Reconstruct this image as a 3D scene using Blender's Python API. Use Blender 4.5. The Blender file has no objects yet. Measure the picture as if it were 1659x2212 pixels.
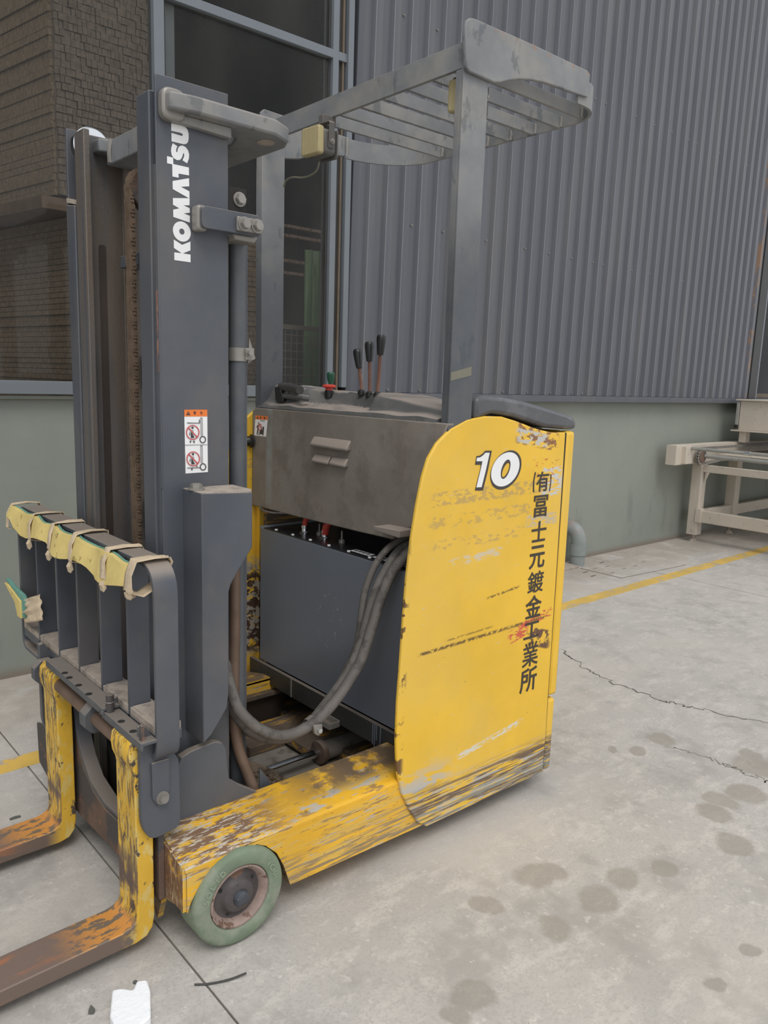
import bpy, bmesh, math, random
from mathutils import Vector, Matrix, noise
SC = bpy.context.scene
COL = SC.collection
random.seed(7)
# ------------------------------------------------------------------ camera
YAW, PITCH, ROLL, FPX, CAMH = 0.7177, 0.168, 0.0317, 1694.4, 1.5
_f = Vector((math.sin(YAW)*math.cos(PITCH), math.cos(YAW)*math.cos(PITCH), -math.sin(PITCH)))
_r = Vector((math.cos(YAW), -math.sin(YAW), 0))
_u = _r.cross(_f)
R_ = math.cos(ROLL)*_r + math.sin(ROLL)*_u
U_ = -math.sin(ROLL)*_r + math.cos(ROLL)*_u
cam = bpy.data.cameras.new('camera'); cam.sensor_fit = 'VERTICAL'; cam.sensor_height = 36
cam.lens = FPX/2212*36; cam.clip_start = .05; cam.clip_end = 300
camo = bpy.data.objects.new('camera', cam); COL.objects.link(camo); SC.camera = camo
camo.matrix_world = Matrix(((R_.x, U_.x, -_f.x, 0), (R_.y, U_.y, -_f.y, 0), (R_.z, U_.z, -_f.z, CAMH), (0, 0, 0, 1)))
# ------------------------------------------------------------------ sky, sun, exposure
W = bpy.data.worlds.new('sky'); SC.world = W; W.use_nodes = True
wn = W.node_tree; bg = wn.nodes['Background']
bg.inputs[0].default_value = (.93, .96, 1.0, 1); bg.inputs[1].default_value = .84
sun = bpy.data.lights.new('sun', 'SUN'); sun.energy = 1.05; sun.angle = math.radians(26); sun.color = (1, .97, .93)
suno = bpy.data.objects.new('sun', sun); COL.objects.link(suno)
suno.rotation_euler = Vector((.30, .62, -1.0)).to_track_quat('-Z', 'Y').to_euler()
suno.location = (2, -2, 6)
SC.view_settings.view_transform = 'Standard'; SC.view_settings.look = 'None'
SC.view_settings.gamma = 1; SC.view_settings.use_curve_mapping = False
SC.view_settings.exposure = 0.26
# ------------------------------------------------------------------ plane helper: point of the photo on a known plane of the place
CP = Vector((0, 0, CAMH))
def P(x, y, ax, v):
    d = (x-829.5)/FPX*R_ - (y-1106)/FPX*U_ + _f
    i = 'XYZ'.index(ax); t = (v-CP[i])/d[i]
    return CP + t*d
def PY(v, pts): return [(lambda q: (q.x, q.z))(P(x, y, 'Y', v)) for x, y in pts]
def PX(v, pts): return [(lambda q: (q.y, q.z))(P(x, y, 'X', v)) for x, y in pts]
def PZ(v, pts): return [(lambda q: (q.x, q.y))(P(x, y, 'Z', v)) for x, y in pts]
# ------------------------------------------------------------------ materials
MATS = {}
def srgb(c): return tuple(((v/255)/12.92 if v/255 <= .04045 else (((v/255)+.055)/1.055)**2.4) for v in c)
def mat(name, col, rough=.6, metal=0, vary=.12, vs=5, layers=(), bump=(40, .08), spec=.5, vstretch=(1, 1, 1), coat=0, emit=0):
    m = bpy.data.materials.new(name); m.use_nodes = True; nt = m.node_tree; N = nt.nodes; Lk = nt.links.new
    b = N['Principled BSDF']; b.inputs['Roughness'].default_value = rough; b.inputs['Metallic'].default_value = metal
    b.inputs['Specular IOR Level'].default_value = spec; b.inputs['Coat Weight'].default_value = coat
    geo = N.new('ShaderNodeNewGeometry')
    def nz(scale, st=(1, 1, 1), detail=5, off=0):
        mp = N.new('ShaderNodeMapping'); Lk(geo.outputs['Position'], mp.inputs[0]); mp.inputs['Scale'].default_value = st
        mp.inputs['Location'].default_value = (off, off*.7, off*1.3)
        n = N.new('ShaderNodeTexNoise'); n.inputs['Scale'].default_value = scale; n.inputs['Detail'].default_value = detail
        n.inputs['Roughness'].default_value = .62
        Lk(mp.outputs[0], n.inputs['Vector']); return n.outputs['Fac']
    def rng(src, a, bb):
        r = N.new('ShaderNodeMapRange'); r.interpolation_type = 'SMOOTHSTEP'; Lk(src, r.inputs[0])
        r.inputs[1].default_value = a; r.inputs[2].default_value = bb; return r.outputs[0]
    def mth(op, a, bb=None):
        t = N.new('ShaderNodeMath'); t.operation = op
        for i, v in enumerate((a, bb)):
            if v is None: continue
            if isinstance(v, (int, float)): t.inputs[i].default_value = v
            else: Lk(v, t.inputs[i])
        return t.outputs[0]
    def mix(fac, a, bb):
        x = N.new('ShaderNodeMix'); x.data_type = 'RGBA'
        if isinstance(fac, (int, float)): x.inputs[0].default_value = fac
        else: Lk(fac, x.inputs[0])
        for i, v in ((6, a), (7, bb)):
            if isinstance(v, tuple): x.inputs[i].default_value = (*v[:3], 1)
            else: Lk(v, x.inputs[i])
        return x.outputs[2]
    c = srgb(col)
    lo = tuple(v*(1-vary) for v in c); hi = tuple(min(1, v*(1+vary)) for v in c)
    cur = mix(rng(nz(vs, vstretch), .3, .7), lo, hi)
    sx = None; off = 3
    for L in layers:
        off += 7.3
        k = 1.0
        if 'scale' in L:
            k = rng(nz(L['scale'], L.get('st', (1, 1, 1)), off=off), L['thr']-L.get('soft', .03), L['thr']+L.get('soft', .03))
        for r in L.get('reg', ()):
            if sx is None:
                sp = N.new('ShaderNodeSeparateXYZ'); Lk(geo.outputs['Position'], sp.inputs[0])
                sn = N.new('ShaderNodeSeparateXYZ'); Lk(geo.outputs['Normal'], sn.inputs[0]); sx = 1
            s = {'x': sp.outputs[0], 'y': sp.outputs[1], 'z': sp.outputs[2], 'nx': sn.outputs[0], 'ny': sn.outputs[1], 'nz': sn.outputs[2]}[r[0]]
            if len(r) > 4:   # line mask: axis0 minus slope*axis1
                s2 = {'x': sp.outputs[0], 'y': sp.outputs[1], 'z': sp.outputs[2]}[r[4]]
                s = mth('SUBTRACT', s, mth('MULTIPLY', s2, r[5]))
            if r[1] is not None: k = mth('MULTIPLY', k, rng(s, r[1]-r[3], r[1]+r[3]))
            if r[2] is not None: k = mth('MULTIPLY', k, mth('SUBTRACT', 1.0, rng(s, r[2]-r[3], r[2]+r[3])))
        if L.get('amt', 1) != 1: k = mth('MULTIPLY', k, L['amt'])
        cur = mix(k, cur, srgb(L['col']))
    Lk(cur, b.inputs['Base Color'])
    if emit:
        Lk(cur, b.inputs['Emission Color']); b.inputs['Emission Strength'].default_value = emit
    if bump:
        bp = N.new('ShaderNodeBump'); bp.inputs['Strength'].default_value = bump[1]; bp.inputs['Distance'].default_value = .01
        Lk(nz(bump[0], bump[2] if len(bump) > 2 else (1, 1, 1)), bp.inputs['Height']); Lk(bp.outputs[0], b.inputs['Normal'])
    MATS[name] = m; return m
DUST = (150, 138, 126)
def dust(a=.8, t=.6): return {'col': DUST, 'reg': [('nz', t, None, .25)], 'amt': a}
grime = {'col': (96, 86, 76), 'scale': 3, 'thr': .56, 'soft': .1, 'amt': .5}
grey_s = {'col': (176, 178, 180), 'scale': 14, 'st': (1, 3, 9), 'thr': .58, 'soft': .015}
brn_s = {'col': (104, 84, 66), 'scale': 11, 'st': (1, 3, 12), 'thr': .6, 'soft': .02}
YE = (234, 188, 58)
def patch(col, x0, x1, z0, z1, sl, thr=.5, sc=40, st=(1, 1, 6), amt=1, soft=.03):   # band about a line z = sl*x + c
    xm = (x0+x1)/2
    return {'col': col, 'scale': sc, 'st': st, 'thr': thr, 'soft': soft, 'amt': amt,
            'reg': [('x', x0, x1, .015), ('z', z0-sl*xm, z1-sl*xm, .004, 'x', sl)]}
mat('panel_yellow', YE, .45, vary=.07, vs=3, bump=(60, .03), layers=[
    {'col': (222, 186, 92), 'scale': 2.2, 'thr': .52, 'soft': .12, 'amt': .45},
    {'col': (150, 128, 84), 'scale': 30, 'st': (1, 1, 5), 'thr': .70, 'soft': .01, 'amt': .8},
    {'col': (196, 192, 180), 'scale': 20, 'st': (1, 1, 9), 'thr': .69, 'soft': .01, 'amt': .8},
    {'col': (78, 62, 44), 'scale': 16, 'st': (1, 1, 4), 'thr': .735, 'soft': .006},
    patch((178, 150, 96), 1.63, 2.16, 1.13, 1.175, .02, .52, 38, (1, 1, 2), .7),
    patch((178, 150, 96), 1.62, 2.10, 1.06, 1.10, .02, .54, 38, (1, 1, 2), .6),
    patch((178, 150, 96), 1.64, 2.12, .99, 1.025, .02, .57, 38, (1, 1, 2), .6),
    patch((206, 196, 176), 1.72, 1.96, .935, .962, .06, .52, 26, (1, 1, 3), .8),
    patch((84, 60, 42), 1.60, 2.22, .672, .682, .02, .44, 90, (1, 1, 1), .9, .05),
    patch((84, 60, 42), 1.72, 1.93, .694, .698, .03, .46, 60, (1, 1, 1), .9),
    patch((70, 55, 40), 1.90, 2.06, .806, .813, .10, .47, 70, (1, 1, 1), .9),
    patch((200, 76, 66), 2.10, 2.25, .672, .705, .12, .52, 30, (1, 1, 4), .9),
    patch((204, 78, 70), 2.02, 2.12, .625, .675, .2, .49, 26, (1, 1, 3), .9),
    patch((108, 76, 56), 2.12, 2.25, .575, .645, -.3, .51, 34, (1, 1, 1), 1),
    patch((200, 200, 198), 2.15, 2.26, 1.12, 1.22, 0, .5, 30, (1, 1, 3), 1),
    patch((190, 80, 60), 2.1, 2.24, 1.16, 1.25, 0, .6, 40, (1, 1, 3), 1),
    patch((140, 96, 60), 2.0, 2.22, 1.29, 1.38, -.16, .5, 24, (1, 1, 2), 1),
    patch((192, 190, 184), 2.0, 2.16, 1.30, 1.345, -.16, .5, 30, (1, 1, 2), 1),
    patch((196, 180, 150), 2.08, 2.24, 1.02, 1.06, 0, .47, 50, (1, 1, 2), 1),
    patch((214, 214, 206), 1.80, 2.12, .285, .305, .12, .45, 30, (1, 1, 4), .85),
    {'col': (186, 184, 178), 'scale': 9, 'st': (1, 1, 3), 'thr': .52, 'soft': .02, 'reg': [('z', None, .27, .06), ('x', None, 1.75, .08)]},
    {'col': (178, 176, 170), 'scale': 12, 'st': (.7, 1, 9), 'thr': .52, 'soft': .02, 'reg': [('z', None, .20, .04)]},
    {'col': (112, 92, 74), 'scale': 9, 'st': (.5, 1, 14), 'thr': .50, 'soft': .03, 'reg': [('z', None, .205, .03)]},
    {'col': (140, 138, 128), 'scale': 7, 'st': (.5, 1, 16), 'thr': .52, 'soft': .03, 'reg': [('z', None, .14, .03)]},
    {'col': (112, 84, 52), 'scale': 14, 'thr': .56, 'soft': .02, 'reg': [('x', None, 1.545, .01)]},
    {'col': (166, 160, 148), 'scale': 14, 'st': (1, 1, 2), 'thr': .45, 'soft': .03, 'reg': [('y', 2.6, None, .02), ('z', .34, .74, .03), ('x', None, 1.74, .02)]},
    {'col': (80, 60, 50), 'scale': 22, 'st': (1, 1, 1.6), 'thr': .5, 'soft': .03, 'reg': [('y', 2.6, None, .02), ('z', .34, .70, .03), ('x', None, 1.74, .02)]},
])
mat('leg_yellow', (232, 178, 46), .45, vary=.1, vs=4, bump=(50, .12), layers=[
    {'col': (214, 178, 92), 'scale': 5, 'st': (.7, 2, 8), 'thr': .54, 'soft': .06, 'amt': .7},
    {'col': (186, 178, 164), 'scale': 16, 'st': (.6, 2, 8), 'thr': .60, 'soft': .02},
    {'col': (136, 112, 86), 'scale': 13, 'st': (.8, 2, 7), 'thr': .61, 'soft': .04, 'amt': .8},
    {'col': (110, 84, 62), 'scale': 60, 'st': (1, 1, 2), 'thr': .66, 'soft': .02, 'amt': .7},
    {'col': (128, 100, 78), 'scale': 14, 'st': (.8, 3, 3), 'thr': .46, 'soft': .04, 'reg': [('x', None, 1.12, .1), ('nz', .5, None, .2)]},
    {'col': (196, 186, 170), 'scale': 38, 'st': (.7, 4, 4), 'thr': .55, 'soft': .02, 'reg': [('x', None, 1.1, .1), ('nz', .5, None, .2)]},
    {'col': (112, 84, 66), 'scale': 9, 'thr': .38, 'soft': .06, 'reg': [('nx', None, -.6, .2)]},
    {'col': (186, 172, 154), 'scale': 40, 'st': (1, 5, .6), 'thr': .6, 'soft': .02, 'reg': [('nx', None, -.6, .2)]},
    {'col': (112, 94, 74), 'scale': 9, 'thr': .44, 'soft': .08, 'reg': [('nz', .6, None, .2), ('x', 1.25, None, .2), ('y', 1.715, None, .03)]},
    {'col': (150, 130, 98), 'scale': 11, 'st': (.5, 1, 12), 'thr': .52, 'soft': .05, 'reg': [('z', None, .17, .05)]},
    {'col': (58, 50, 44), 'reg': [('y', 2.5, None, .01), ('ny', None, -.5, .2), ('z', None, .245, .004)]},  # far leg's inner wall: shade of the hollow channel painted dark
    {'col': (120, 102, 84), 'scale': 12, 'thr': .48, 'soft': .08, 'reg': [('y', 2.54, None, .01), ('nz', .5, None, .1)]},
])
mat('fork_yellow', (226, 180, 62), .5, vary=.1, vs=5, bump=(40, .15), layers=[
    {'col': (214, 192, 120), 'scale': 30, 'st': (1, 2, .4), 'thr': .55, 'soft': .03, 'amt': .7},
    {'col': (112, 90, 68), 'scale': 46, 'st': (1, 2.2, .35), 'thr': .53, 'soft': .02, 'reg': [('nx', None, -.4, .2)], 'amt': .85},
    {'col': (84, 74, 66), 'scale': 20, 'st': (1, 1, .7), 'thr': .60, 'soft': .02},
    {'col': (98, 80, 70), 'scale': 9, 'st': (1, 1, .7), 'thr': .5, 'soft': .06, 'reg': [('z', None, .27, .06), ('nx', None, -.5, .2)]},
    {'col': (98, 80, 72), 'reg': [('z', .18, None, .02), ('z', None, .21, .02), ('nx', None, -.5, .2)], 'scale': 8, 'thr': .3, 'soft': .1},
    {'col': (206, 142, 70), 'reg': [('x', None, .735, .01), ('z', None, .12, .01), ('nz', .5, None, .2)]},
    {'col': (118, 104, 88), 'scale': 30, 'st': (.8, 2, 1), 'thr': .54, 'soft': .03, 'reg': [('x', None, .735, .01), ('z', None, .12, .01)]},
    {'col': (122, 104, 94), 'reg': [('x', None, .60, .07), ('z', None, .13, .01)]},
    {'col': (112, 96, 86), 'reg': [('x', None, .72, .03), ('z', None, .10, .01), ('nz', None, .5, .2)]},
    {'col': (176, 112, 72), 'amt': .7, 'scale': 8, 'st': (.5, 3, 3), 'thr': .6, 'soft': .06, 'reg': [('x', None, .6, .1), ('z', None, .13, .01)]},
])
mat('mast_paint', (78, 82, 90), .48, vary=.10, vs=3, bump=(40, .05), layers=[
    {'col': (98, 99, 101), 'scale': 2.2, 'thr': .52, 'soft': .16, 'amt': .5},
    {'col': (108, 101, 94), 'scale': 5, 'st': (1, 1, .6), 'thr': .58, 'soft': .12, 'amt': .4}, dust()])
mat('mast_inner', (92, 90, 90), .5, vary=.16, vs=4, vstretch=(3, 3, .4), bump=(90, .2), layers=[
    {'col': (104, 92, 80), 'scale': 5, 'st': (3, 3, .3), 'thr': .5, 'soft': .12, 'amt': .8}, dust()])
mat('groove_brown', (62, 52, 46), .6, vary=.15)
mat('rust_streak', (142, 104, 88), .8, vary=.2, vs=20, layers=[{'col': (84, 80, 82), 'scale': 30, 'st': (1, 1, .3), 'thr': .52}])
mat('guard_paint', (122, 124, 126), .55, vary=.14, vs=5, layers=[
    {'col': (158, 152, 142), 'scale': 7, 'thr': .54, 'soft': .14, 'amt': .5},
    {'col': (72, 78, 84), 'scale': 14, 'st': (1, 1, .6), 'thr': .62, 'soft': .03, 'amt': .5},
    {'col': (62, 67, 74), 'reg': [('z', None, 1.95, .25)], 'amt': .75},
    {'col': (150, 118, 98), 'scale': 30, 'thr': .58, 'soft': .04, 'amt': .7, 'reg': [('z', 2.474, None, .006)]}, dust(.6)])
mat('battery_paint', (106, 111, 121), .3, vary=.05, vs=2, bump=None, layers=[
    {'col': (190, 196, 206), 'scale': 70, 'thr': .66, 'soft': .02, 'reg': [('y', 2.12, 2.30, .04), ('z', .50, .74, .05)], 'amt': .7}])
mat('black_gloss', (30, 31, 34), .25, vary=.1, bump=None)
mat('tray_black', (50, 50, 50), .45, vary=.2, layers=[dust(.5)])
mat('cover_plastic', (130, 122, 113), .75, vary=.12, vs=4, bump=(120, .1), layers=[
    {'col': (150, 146, 140), 'scale': 5, 'thr': .55, 'soft': .1, 'amt': .35},
    {'col': (106, 97, 88), 'scale': 8, 'thr': .57, 'soft': .08, 'amt': .5},
    {'col': (150, 156, 154), 'scale': 6, 'thr': .4, 'soft': .1, 'reg': [('y', 2.60, 2.64, .012)], 'amt': .6}, dust(.8)])
mat('console_plastic', (88, 88, 87), .7, vary=.12, vs=6, layers=[
    {'col': (160, 148, 138), 'reg': [('nz', .86, None, .1)], 'amt': .9}, {'col': (112, 108, 104), 'scale': 7, 'thr': .55, 'soft': .06, 'amt': .6}])
mat('moulding', (126, 118, 112), .75, vary=.1, layers=[{'col': (160, 148, 138), 'reg': [('nz', .1, None, .3)], 'amt': .9}])
mat('cap_plastic', (84, 85, 88), .33, vary=.1, vs=6, bump=(200, .1), layers=[{'col': (112, 112, 114), 'scale': 9, 'thr': .58, 'soft': .06, 'amt': .5}])
mat('black_plastic', (34, 34, 34), .35, vary=.2, bump=None)
mat('hose_rubber', (100, 95, 90), .7, vary=.14, vs=14, layers=[{'col': (70, 67, 64), 'scale': 20, 'thr': .55, 'soft': .05, 'amt': .7}])
mat('chrome', (225, 227, 230), .2, metal=1, vary=.03, bump=None)
mat('bolt_steel', (146, 142, 136), .45, metal=.4, vary=.12)
mat('clamp_steel', (140, 136, 130), .5, metal=.3, vary=.12)
mat('rust_metal', (104, 84, 72), .75, vary=.2, vs=12, bump=(60, .2), layers=[
    {'col': (74, 70, 70), 'scale': 7, 'thr': .52, 'soft': .06}, {'col': (150, 100, 70), 'scale': 18, 'thr': .64, 'soft': .03, 'amt': .6}, dust(.5)])
mat('pipe_brown', (112, 92, 78), .6, metal=.2, vary=.15, vs=14)
mat('chain_rust', (112, 94, 78), .75, vary=.2, vs=25, bump=None)
mat('dust_mud', (122, 106, 90), .95, vary=.2, vs=24, bump=(120, .5), layers=[
    {'col': (84, 70, 56), 'scale': 40, 'thr': .55}, {'col': (190, 170, 130), 'scale': 120, 'thr': .68, 'soft': .01}])
mat('dusty_top', (168, 156, 144), .95, vary=.12, vs=18, bump=(120, .35), layers=[{'col': (120, 114, 108), 'scale': 26, 'thr': .58, 'soft': .06, 'amt': .6}])
mat('tyre_letter', (138, 150, 128), .8)
mat('tyre_green', (118, 132, 110), .8, vary=.12, vs=9, layers=[{'col': (146, 148, 134), 'scale': 9, 'thr': .56, 'soft': .07, 'amt': .6}])
mat('rim_paint', (150, 130, 120), .7, vary=.16, vs=22, layers=[{'col': (110, 84, 70), 'scale': 24, 'thr': .57}])
mat('hub_dark', (78, 72, 72), .55, vary=.2, vs=16, layers=[{'col': (112, 84, 66), 'scale': 18, 'thr': .58}])
mat('hub_grease', (70, 74, 80), .4, vary=.2, vs=40, bump=(120, .5))
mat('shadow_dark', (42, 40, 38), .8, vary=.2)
mat('under_brown', (92, 80, 68), .85, vary=.2, vs=10, layers=[{'col': (178, 134, 52), 'scale': 9, 'st': (.4, 2, 6), 'thr': .57, 'soft': .04}])
mat('handle_grey', (70, 68, 66), .5, vary=.15)
mat('plate_grey', (124, 118, 110), .8, vary=.14, vs=9, layers=[{'col': (92, 84, 76), 'scale': 7, 'thr': .56, 'soft': .05}])
mat('foam_yellow', (212, 190, 120), .95, vary=.08, vs=18, layers=[{'col': (150, 130, 76), 'scale': 22, 'thr': .66, 'soft': .03}])
mat('foam_teal', (104, 152, 138), .9, vary=.12, vs=18)
mat('tape_beige', (204, 184, 156), .8, vary=.1, vs=30, bump=(60, .4))
mat('lens_amber', (178, 164, 122), .3, vary=.08, vs=8, bump=(60, .5, (1, 6, .2)))
mat('lamp_body', (96, 93, 90), .6, vary=.15, layers=[dust(.8)])
mat('red_plastic', (205, 70, 58), .4, vary=.05, bump=None)
mat('green_plastic', (40, 88, 66), .3, vary=.08, bump=None)
mat('lever_brown', (120, 82, 66), .5, vary=.15, vs=30)
mat('decal_black', (66, 58, 50), .6, vary=.05, bump=None, layers=[{'col': (216, 178, 74), 'scale': 42, 'st': (1, 1, 2), 'thr': .73, 'soft': .01}])
mat('number_black', (66, 60, 58), .5, vary=.04, bump=None)
mat('decal_white', (236, 236, 236), .45, vary=.02, bump=None)
mat('decal_orange', (232, 122, 52), .5, vary=.02, bump=None)
mat('decal_red', (190, 74, 74), .5, vary=.02, bump=None)
mat('decal_dark', (60, 60, 62), .5, vary=.02, bump=None)
mat('tape_clear', (118, 116, 100), .4, vary=.06, bump=None)
mat('styrofoam', (246, 247, 250), .9, vary=.02, bump=(60, .3))
mat('rubber_dark', (70, 70, 68), .8)
mat('leaf_dark', (98, 98, 92), .9)
mat('cream_paint', (196, 186, 172), .55, vary=.05, vs=4, layers=[
    {'col': (150, 138, 124), 'scale': 16, 'thr': .64, 'soft': .03, 'amt': .6}])
mat('steel_tube', (164, 163, 157), .35, metal=.25, vary=.1, vs=9)
mat('pvc_grey', (136, 142, 140), .5, vary=.08, vs=9, layers=[{'col': (150, 124, 116), 'scale': 9, 'thr': .55, 'soft': .07, 'reg': [('z', .27, None, .03)]}])
mat('cardboard', (120, 108, 98), .95, vary=.25, vs=30, bump=(60, .4))
mat('cardboard_sheet', (134, 118, 100), .95, vary=.35, vs=24, vstretch=(5, 5, 1.2), bump=(60, .5, (3, 3, 1)))
mat('wire', (150, 140, 126), .5, metal=.3)
mat('green_paint', (92, 136, 84), .5, vary=.1)
mat('siding_highlight', (138, 138, 142), .45, bump=None)  # bright edge highlight put into colour, for strips along the siding ridges
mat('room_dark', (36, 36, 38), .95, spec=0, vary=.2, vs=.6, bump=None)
mat('frame_alu', (112, 118, 124), .45, vary=.04, vs=3, bump=None)
mat('frame_dark', (60, 60, 60), .6, vary=.1)
mat('seal_brown', (104, 92, 78), .7, vary=.1)
mat('wall_green', (134, 139, 131), .85, vary=.05, vs=1.2, bump=(80, .05), layers=[
    {'col': (150, 152, 142), 'scale': 1.1, 'thr': .52, 'soft': .15, 'amt': .5},
    {'col': (104, 110, 104), 'scale': 7, 'st': (1, 1, .3), 'thr': .62, 'soft': .07, 'amt': .35, 'reg': [('z', .1, .55, .1)]},
    {'col': (120, 104, 92), 'reg': [('z', None, .035, .03)], 'amt': .7}])
mat('siding_blue', (86, 88, 95), .42, vary=.05, vs=1.5, vstretch=(4, 1, .5), bump=None, layers=[
    {'col': (108, 106, 104), 'scale': 1.5, 'st': (6, 1, .4), 'thr': .55, 'soft': .1, 'amt': .35},
    {'col': (126, 96, 70), 'scale': 20, 'st': (1, 1, .3), 'thr': .52, 'reg': [('x', 8.36, 8.42, .01)]}])
mat('line_paint', (214, 176, 86), .8, vary=.08, vs=6, layers=[
    {'col': (176, 164, 146), 'scale': 12, 'thr': .58, 'soft': .04}, {'col': (186, 160, 96), 'scale': 4, 'thr': .5, 'soft': .1, 'amt': .5}])
mat('joint_dark', (112, 110, 103), .95)
mat('joint_soft', (132, 122, 110), .95)
# concrete with oil stains
STAINS = [(1160, 212, 52, 22), (930, 262, 20, 11), (1045, 265, 36, 16), (1575, 280, 42, 17), (1600, 340, 85, 30), (1440, 500, 55, 34), (1550, 466, 75, 20), (1400, 557, 54, 30),
          (1510, 715, 76, 30), (560, 855, 75, 40), (640, 835, 60, 44), (975, 868, 70, 36), (1170, 825, 54, 34), (850, 968, 82, 52), (660, 1105, 74, 58), (340, 998, 54, 40),
          (1578, 1210, 36, 40), (1425, 1372, 42, 42), (265, 1412, 80, 54), (180, 1500, 60, 46)]
m = mat('concrete', (183, 178, 172), .88, vary=.07, vs=1.6, bump=(30, .12), layers=[
    {'col': (204, 198, 190), 'scale': 9, 'st': (1, 2.2, 1), 'thr': .56, 'soft': .08, 'amt': .6},
    {'col': (150, 146, 140), 'scale': 5, 'st': (1.4, 1, 1), 'thr': .58, 'soft': .09, 'amt': .5},
    {'col': (216, 211, 204), 'scale': 40, 'thr': .64, 'soft': .04, 'amt': .5},
    {'col': (126, 118, 110), 'scale': 70, 'st': (1, 2, 1), 'thr': .69, 'soft': .02, 'amt': .7},
    {'col': (164, 160, 153), 'scale': 130, 'thr': .55, 'soft': .08, 'amt': .5},
    {'col': (198, 190, 180), 'scale': 1.1, 'thr': .55, 'soft': .1, 'amt': .5},
    {'col': (152, 140, 128), 'scale': 3, 'thr': .42, 'soft': .12, 'reg': [('y', 3.35, None, .3)], 'amt': .6}])
nt = m.node_tree; N = nt.nodes; Lk = nt.links.new
geo = N.new('ShaderNodeNewGeometry'); dn = N.new('ShaderNodeTexNoise'); dn.inputs['Scale'].default_value = 9; dn.inputs['Detail'].default_value = 4
Lk(geo.outputs['Position'], dn.inputs['Vector'])
ofs = N.new('ShaderNodeVectorMath'); ofs.operation = 'MULTIPLY_ADD'; Lk(dn.outputs['Color'], ofs.inputs[0]); ofs.inputs[1].default_value = (.09, .09, 0)
Lk(geo.outputs['Position'], ofs.inputs[2])
acc = None
for sx_, sy_, hw, hh in STAINS:
    x, y = 900+sx_/2.1858, 1500+sy_/2.1858
    c = P(x, y, 'Z', 0); r = (P(x+hw/2.1858, y, 'Z', 0)-c).length*1.3
    s = N.new('ShaderNodeVectorMath'); s.operation = 'DISTANCE'; Lk(ofs.outputs[0], s.inputs[0]); s.inputs[1].default_value = (c.x+.045, c.y+.045, 0)
    d = N.new('ShaderNodeMapRange'); Lk(s.outputs['Value'], d.inputs[0]); d.inputs[1].default_value = r*1.1; d.inputs[2].default_value = r*.8
    if acc is None: acc = d.outputs[0]
    else:
        q = N.new('ShaderNodeMath'); q.operation = 'MAXIMUM'; Lk(acc, q.inputs[0]); Lk(d.outputs[0], q.inputs[1]); acc = q.outputs[0]
b = N['Principled BSDF']; old = b.inputs['Base Color'].links[0].from_socket
q = N.new('ShaderNodeMath'); q.operation = 'MULTIPLY'; Lk(acc, q.inputs[0]); q.inputs[1].default_value = .62
x = N.new('ShaderNodeMix'); x.data_type = 'RGBA'; Lk(q.outputs[0], x.inputs[0]); Lk(old, x.inputs[6]); x.inputs[7].default_value = (*srgb((146, 139, 128)), 1)
Lk(x.outputs[2], b.inputs['Base Color'])
# window glass: clear, a little dirt, fresnel reflection
g = bpy.data.materials.new('window_glass'); g.use_nodes = True; MATS['window_glass'] = g
nt = g.node_tree; N = nt.nodes; Lk = nt.links.new; N.remove(N['Principled BSDF']); out = N['Material Output']
tr = N.new('ShaderNodeBsdfTransparent'); tr.inputs[0].default_value = (.92, .92, .90, 1)
gl = N.new('ShaderNodeBsdfGlossy'); gl.inputs['Roughness'].default_value = .02
fr = N.new('ShaderNodeFresnel'); fr.inputs[0].default_value = 1.22
m1 = N.new('ShaderNodeMixShader'); Lk(fr.outputs[0], m1.inputs[0]); Lk(tr.outputs[0], m1.inputs[1]); Lk(gl.outputs[0], m1.inputs[2])
df = N.new('ShaderNodeBsdfDiffuse'); df.inputs[0].default_value = (.5, .48, .45, 1)
n1 = N.new('ShaderNodeTexNoise'); n1.inputs['Scale'].default_value = 2.2; n1.inputs['Detail'].default_value = 8
rr = N.new('ShaderNodeMapRange'); Lk(n1.outputs['Fac'], rr.inputs[0]); rr.inputs[1].default_value = .42; rr.inputs[2].default_value = .8; rr.inputs[3].default_value = .004; rr.inputs[4].default_value = .06
m2 = N.new('ShaderNodeMixShader'); Lk(rr.outputs[0], m2.inputs[0]); Lk(m1.outputs[0], m2.inputs[1]); Lk(df.outputs[0], m2.inputs[2]); Lk(m2.outputs[0], out.inputs[0])
# ------------------------------------------------------------------ geometry helpers
ORG = {}
def org(o): return ORG.get(o.name, Vector((0, 0, 0))) if o else Vector((0, 0, 0))
def obj(name, bm, m, parent=None, bev=0, smooth=35, seg=2):
    bmesh.ops.recalc_face_normals(bm, faces=bm.faces)
    me = bpy.data.meshes.new(name)
    c = Vector((0, 0, 0))
    if bm.verts:
        lo = Vector([min(v.co[i] for v in bm.verts) for i in range(3)]); hi = Vector([max(v.co[i] for v in bm.verts) for i in range(3)])
        c = (lo+hi)/2; bmesh.ops.translate(bm, vec=-c, verts=bm.verts)
    bm.to_mesh(me); bm.free()
    me.materials.append(MATS[m] if isinstance(m, str) else m)
    if smooth:
        me.shade_smooth(); me.set_sharp_from_angle(angle=math.radians(smooth))
    o = bpy.data.objects.new(name, me); COL.objects.link(o)
    o.parent = parent; o.location = c-org(parent); ORG[o.name] = c
    if bev:
        b = o.modifiers.new('bevel', 'BEVEL'); b.width = bev; b.segments = seg; b.limit_method = 'ANGLE'; b.angle_limit = math.radians(40)
    return o
def thing(name, label, cat, loc=(0, 0, 0), group=None):
    o = bpy.data.objects.new(name, None); COL.objects.link(o); o.location = loc; ORG[o.name] = Vector(loc); o.empty_display_size = .1
    o['label'] = label; o['category'] = cat
    if group: o['group'] = group
    return o
def tag(o, label, cat, group=None):
    o['label'] = label; o['category'] = cat
    if group: o['group'] = group
    return o
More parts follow.
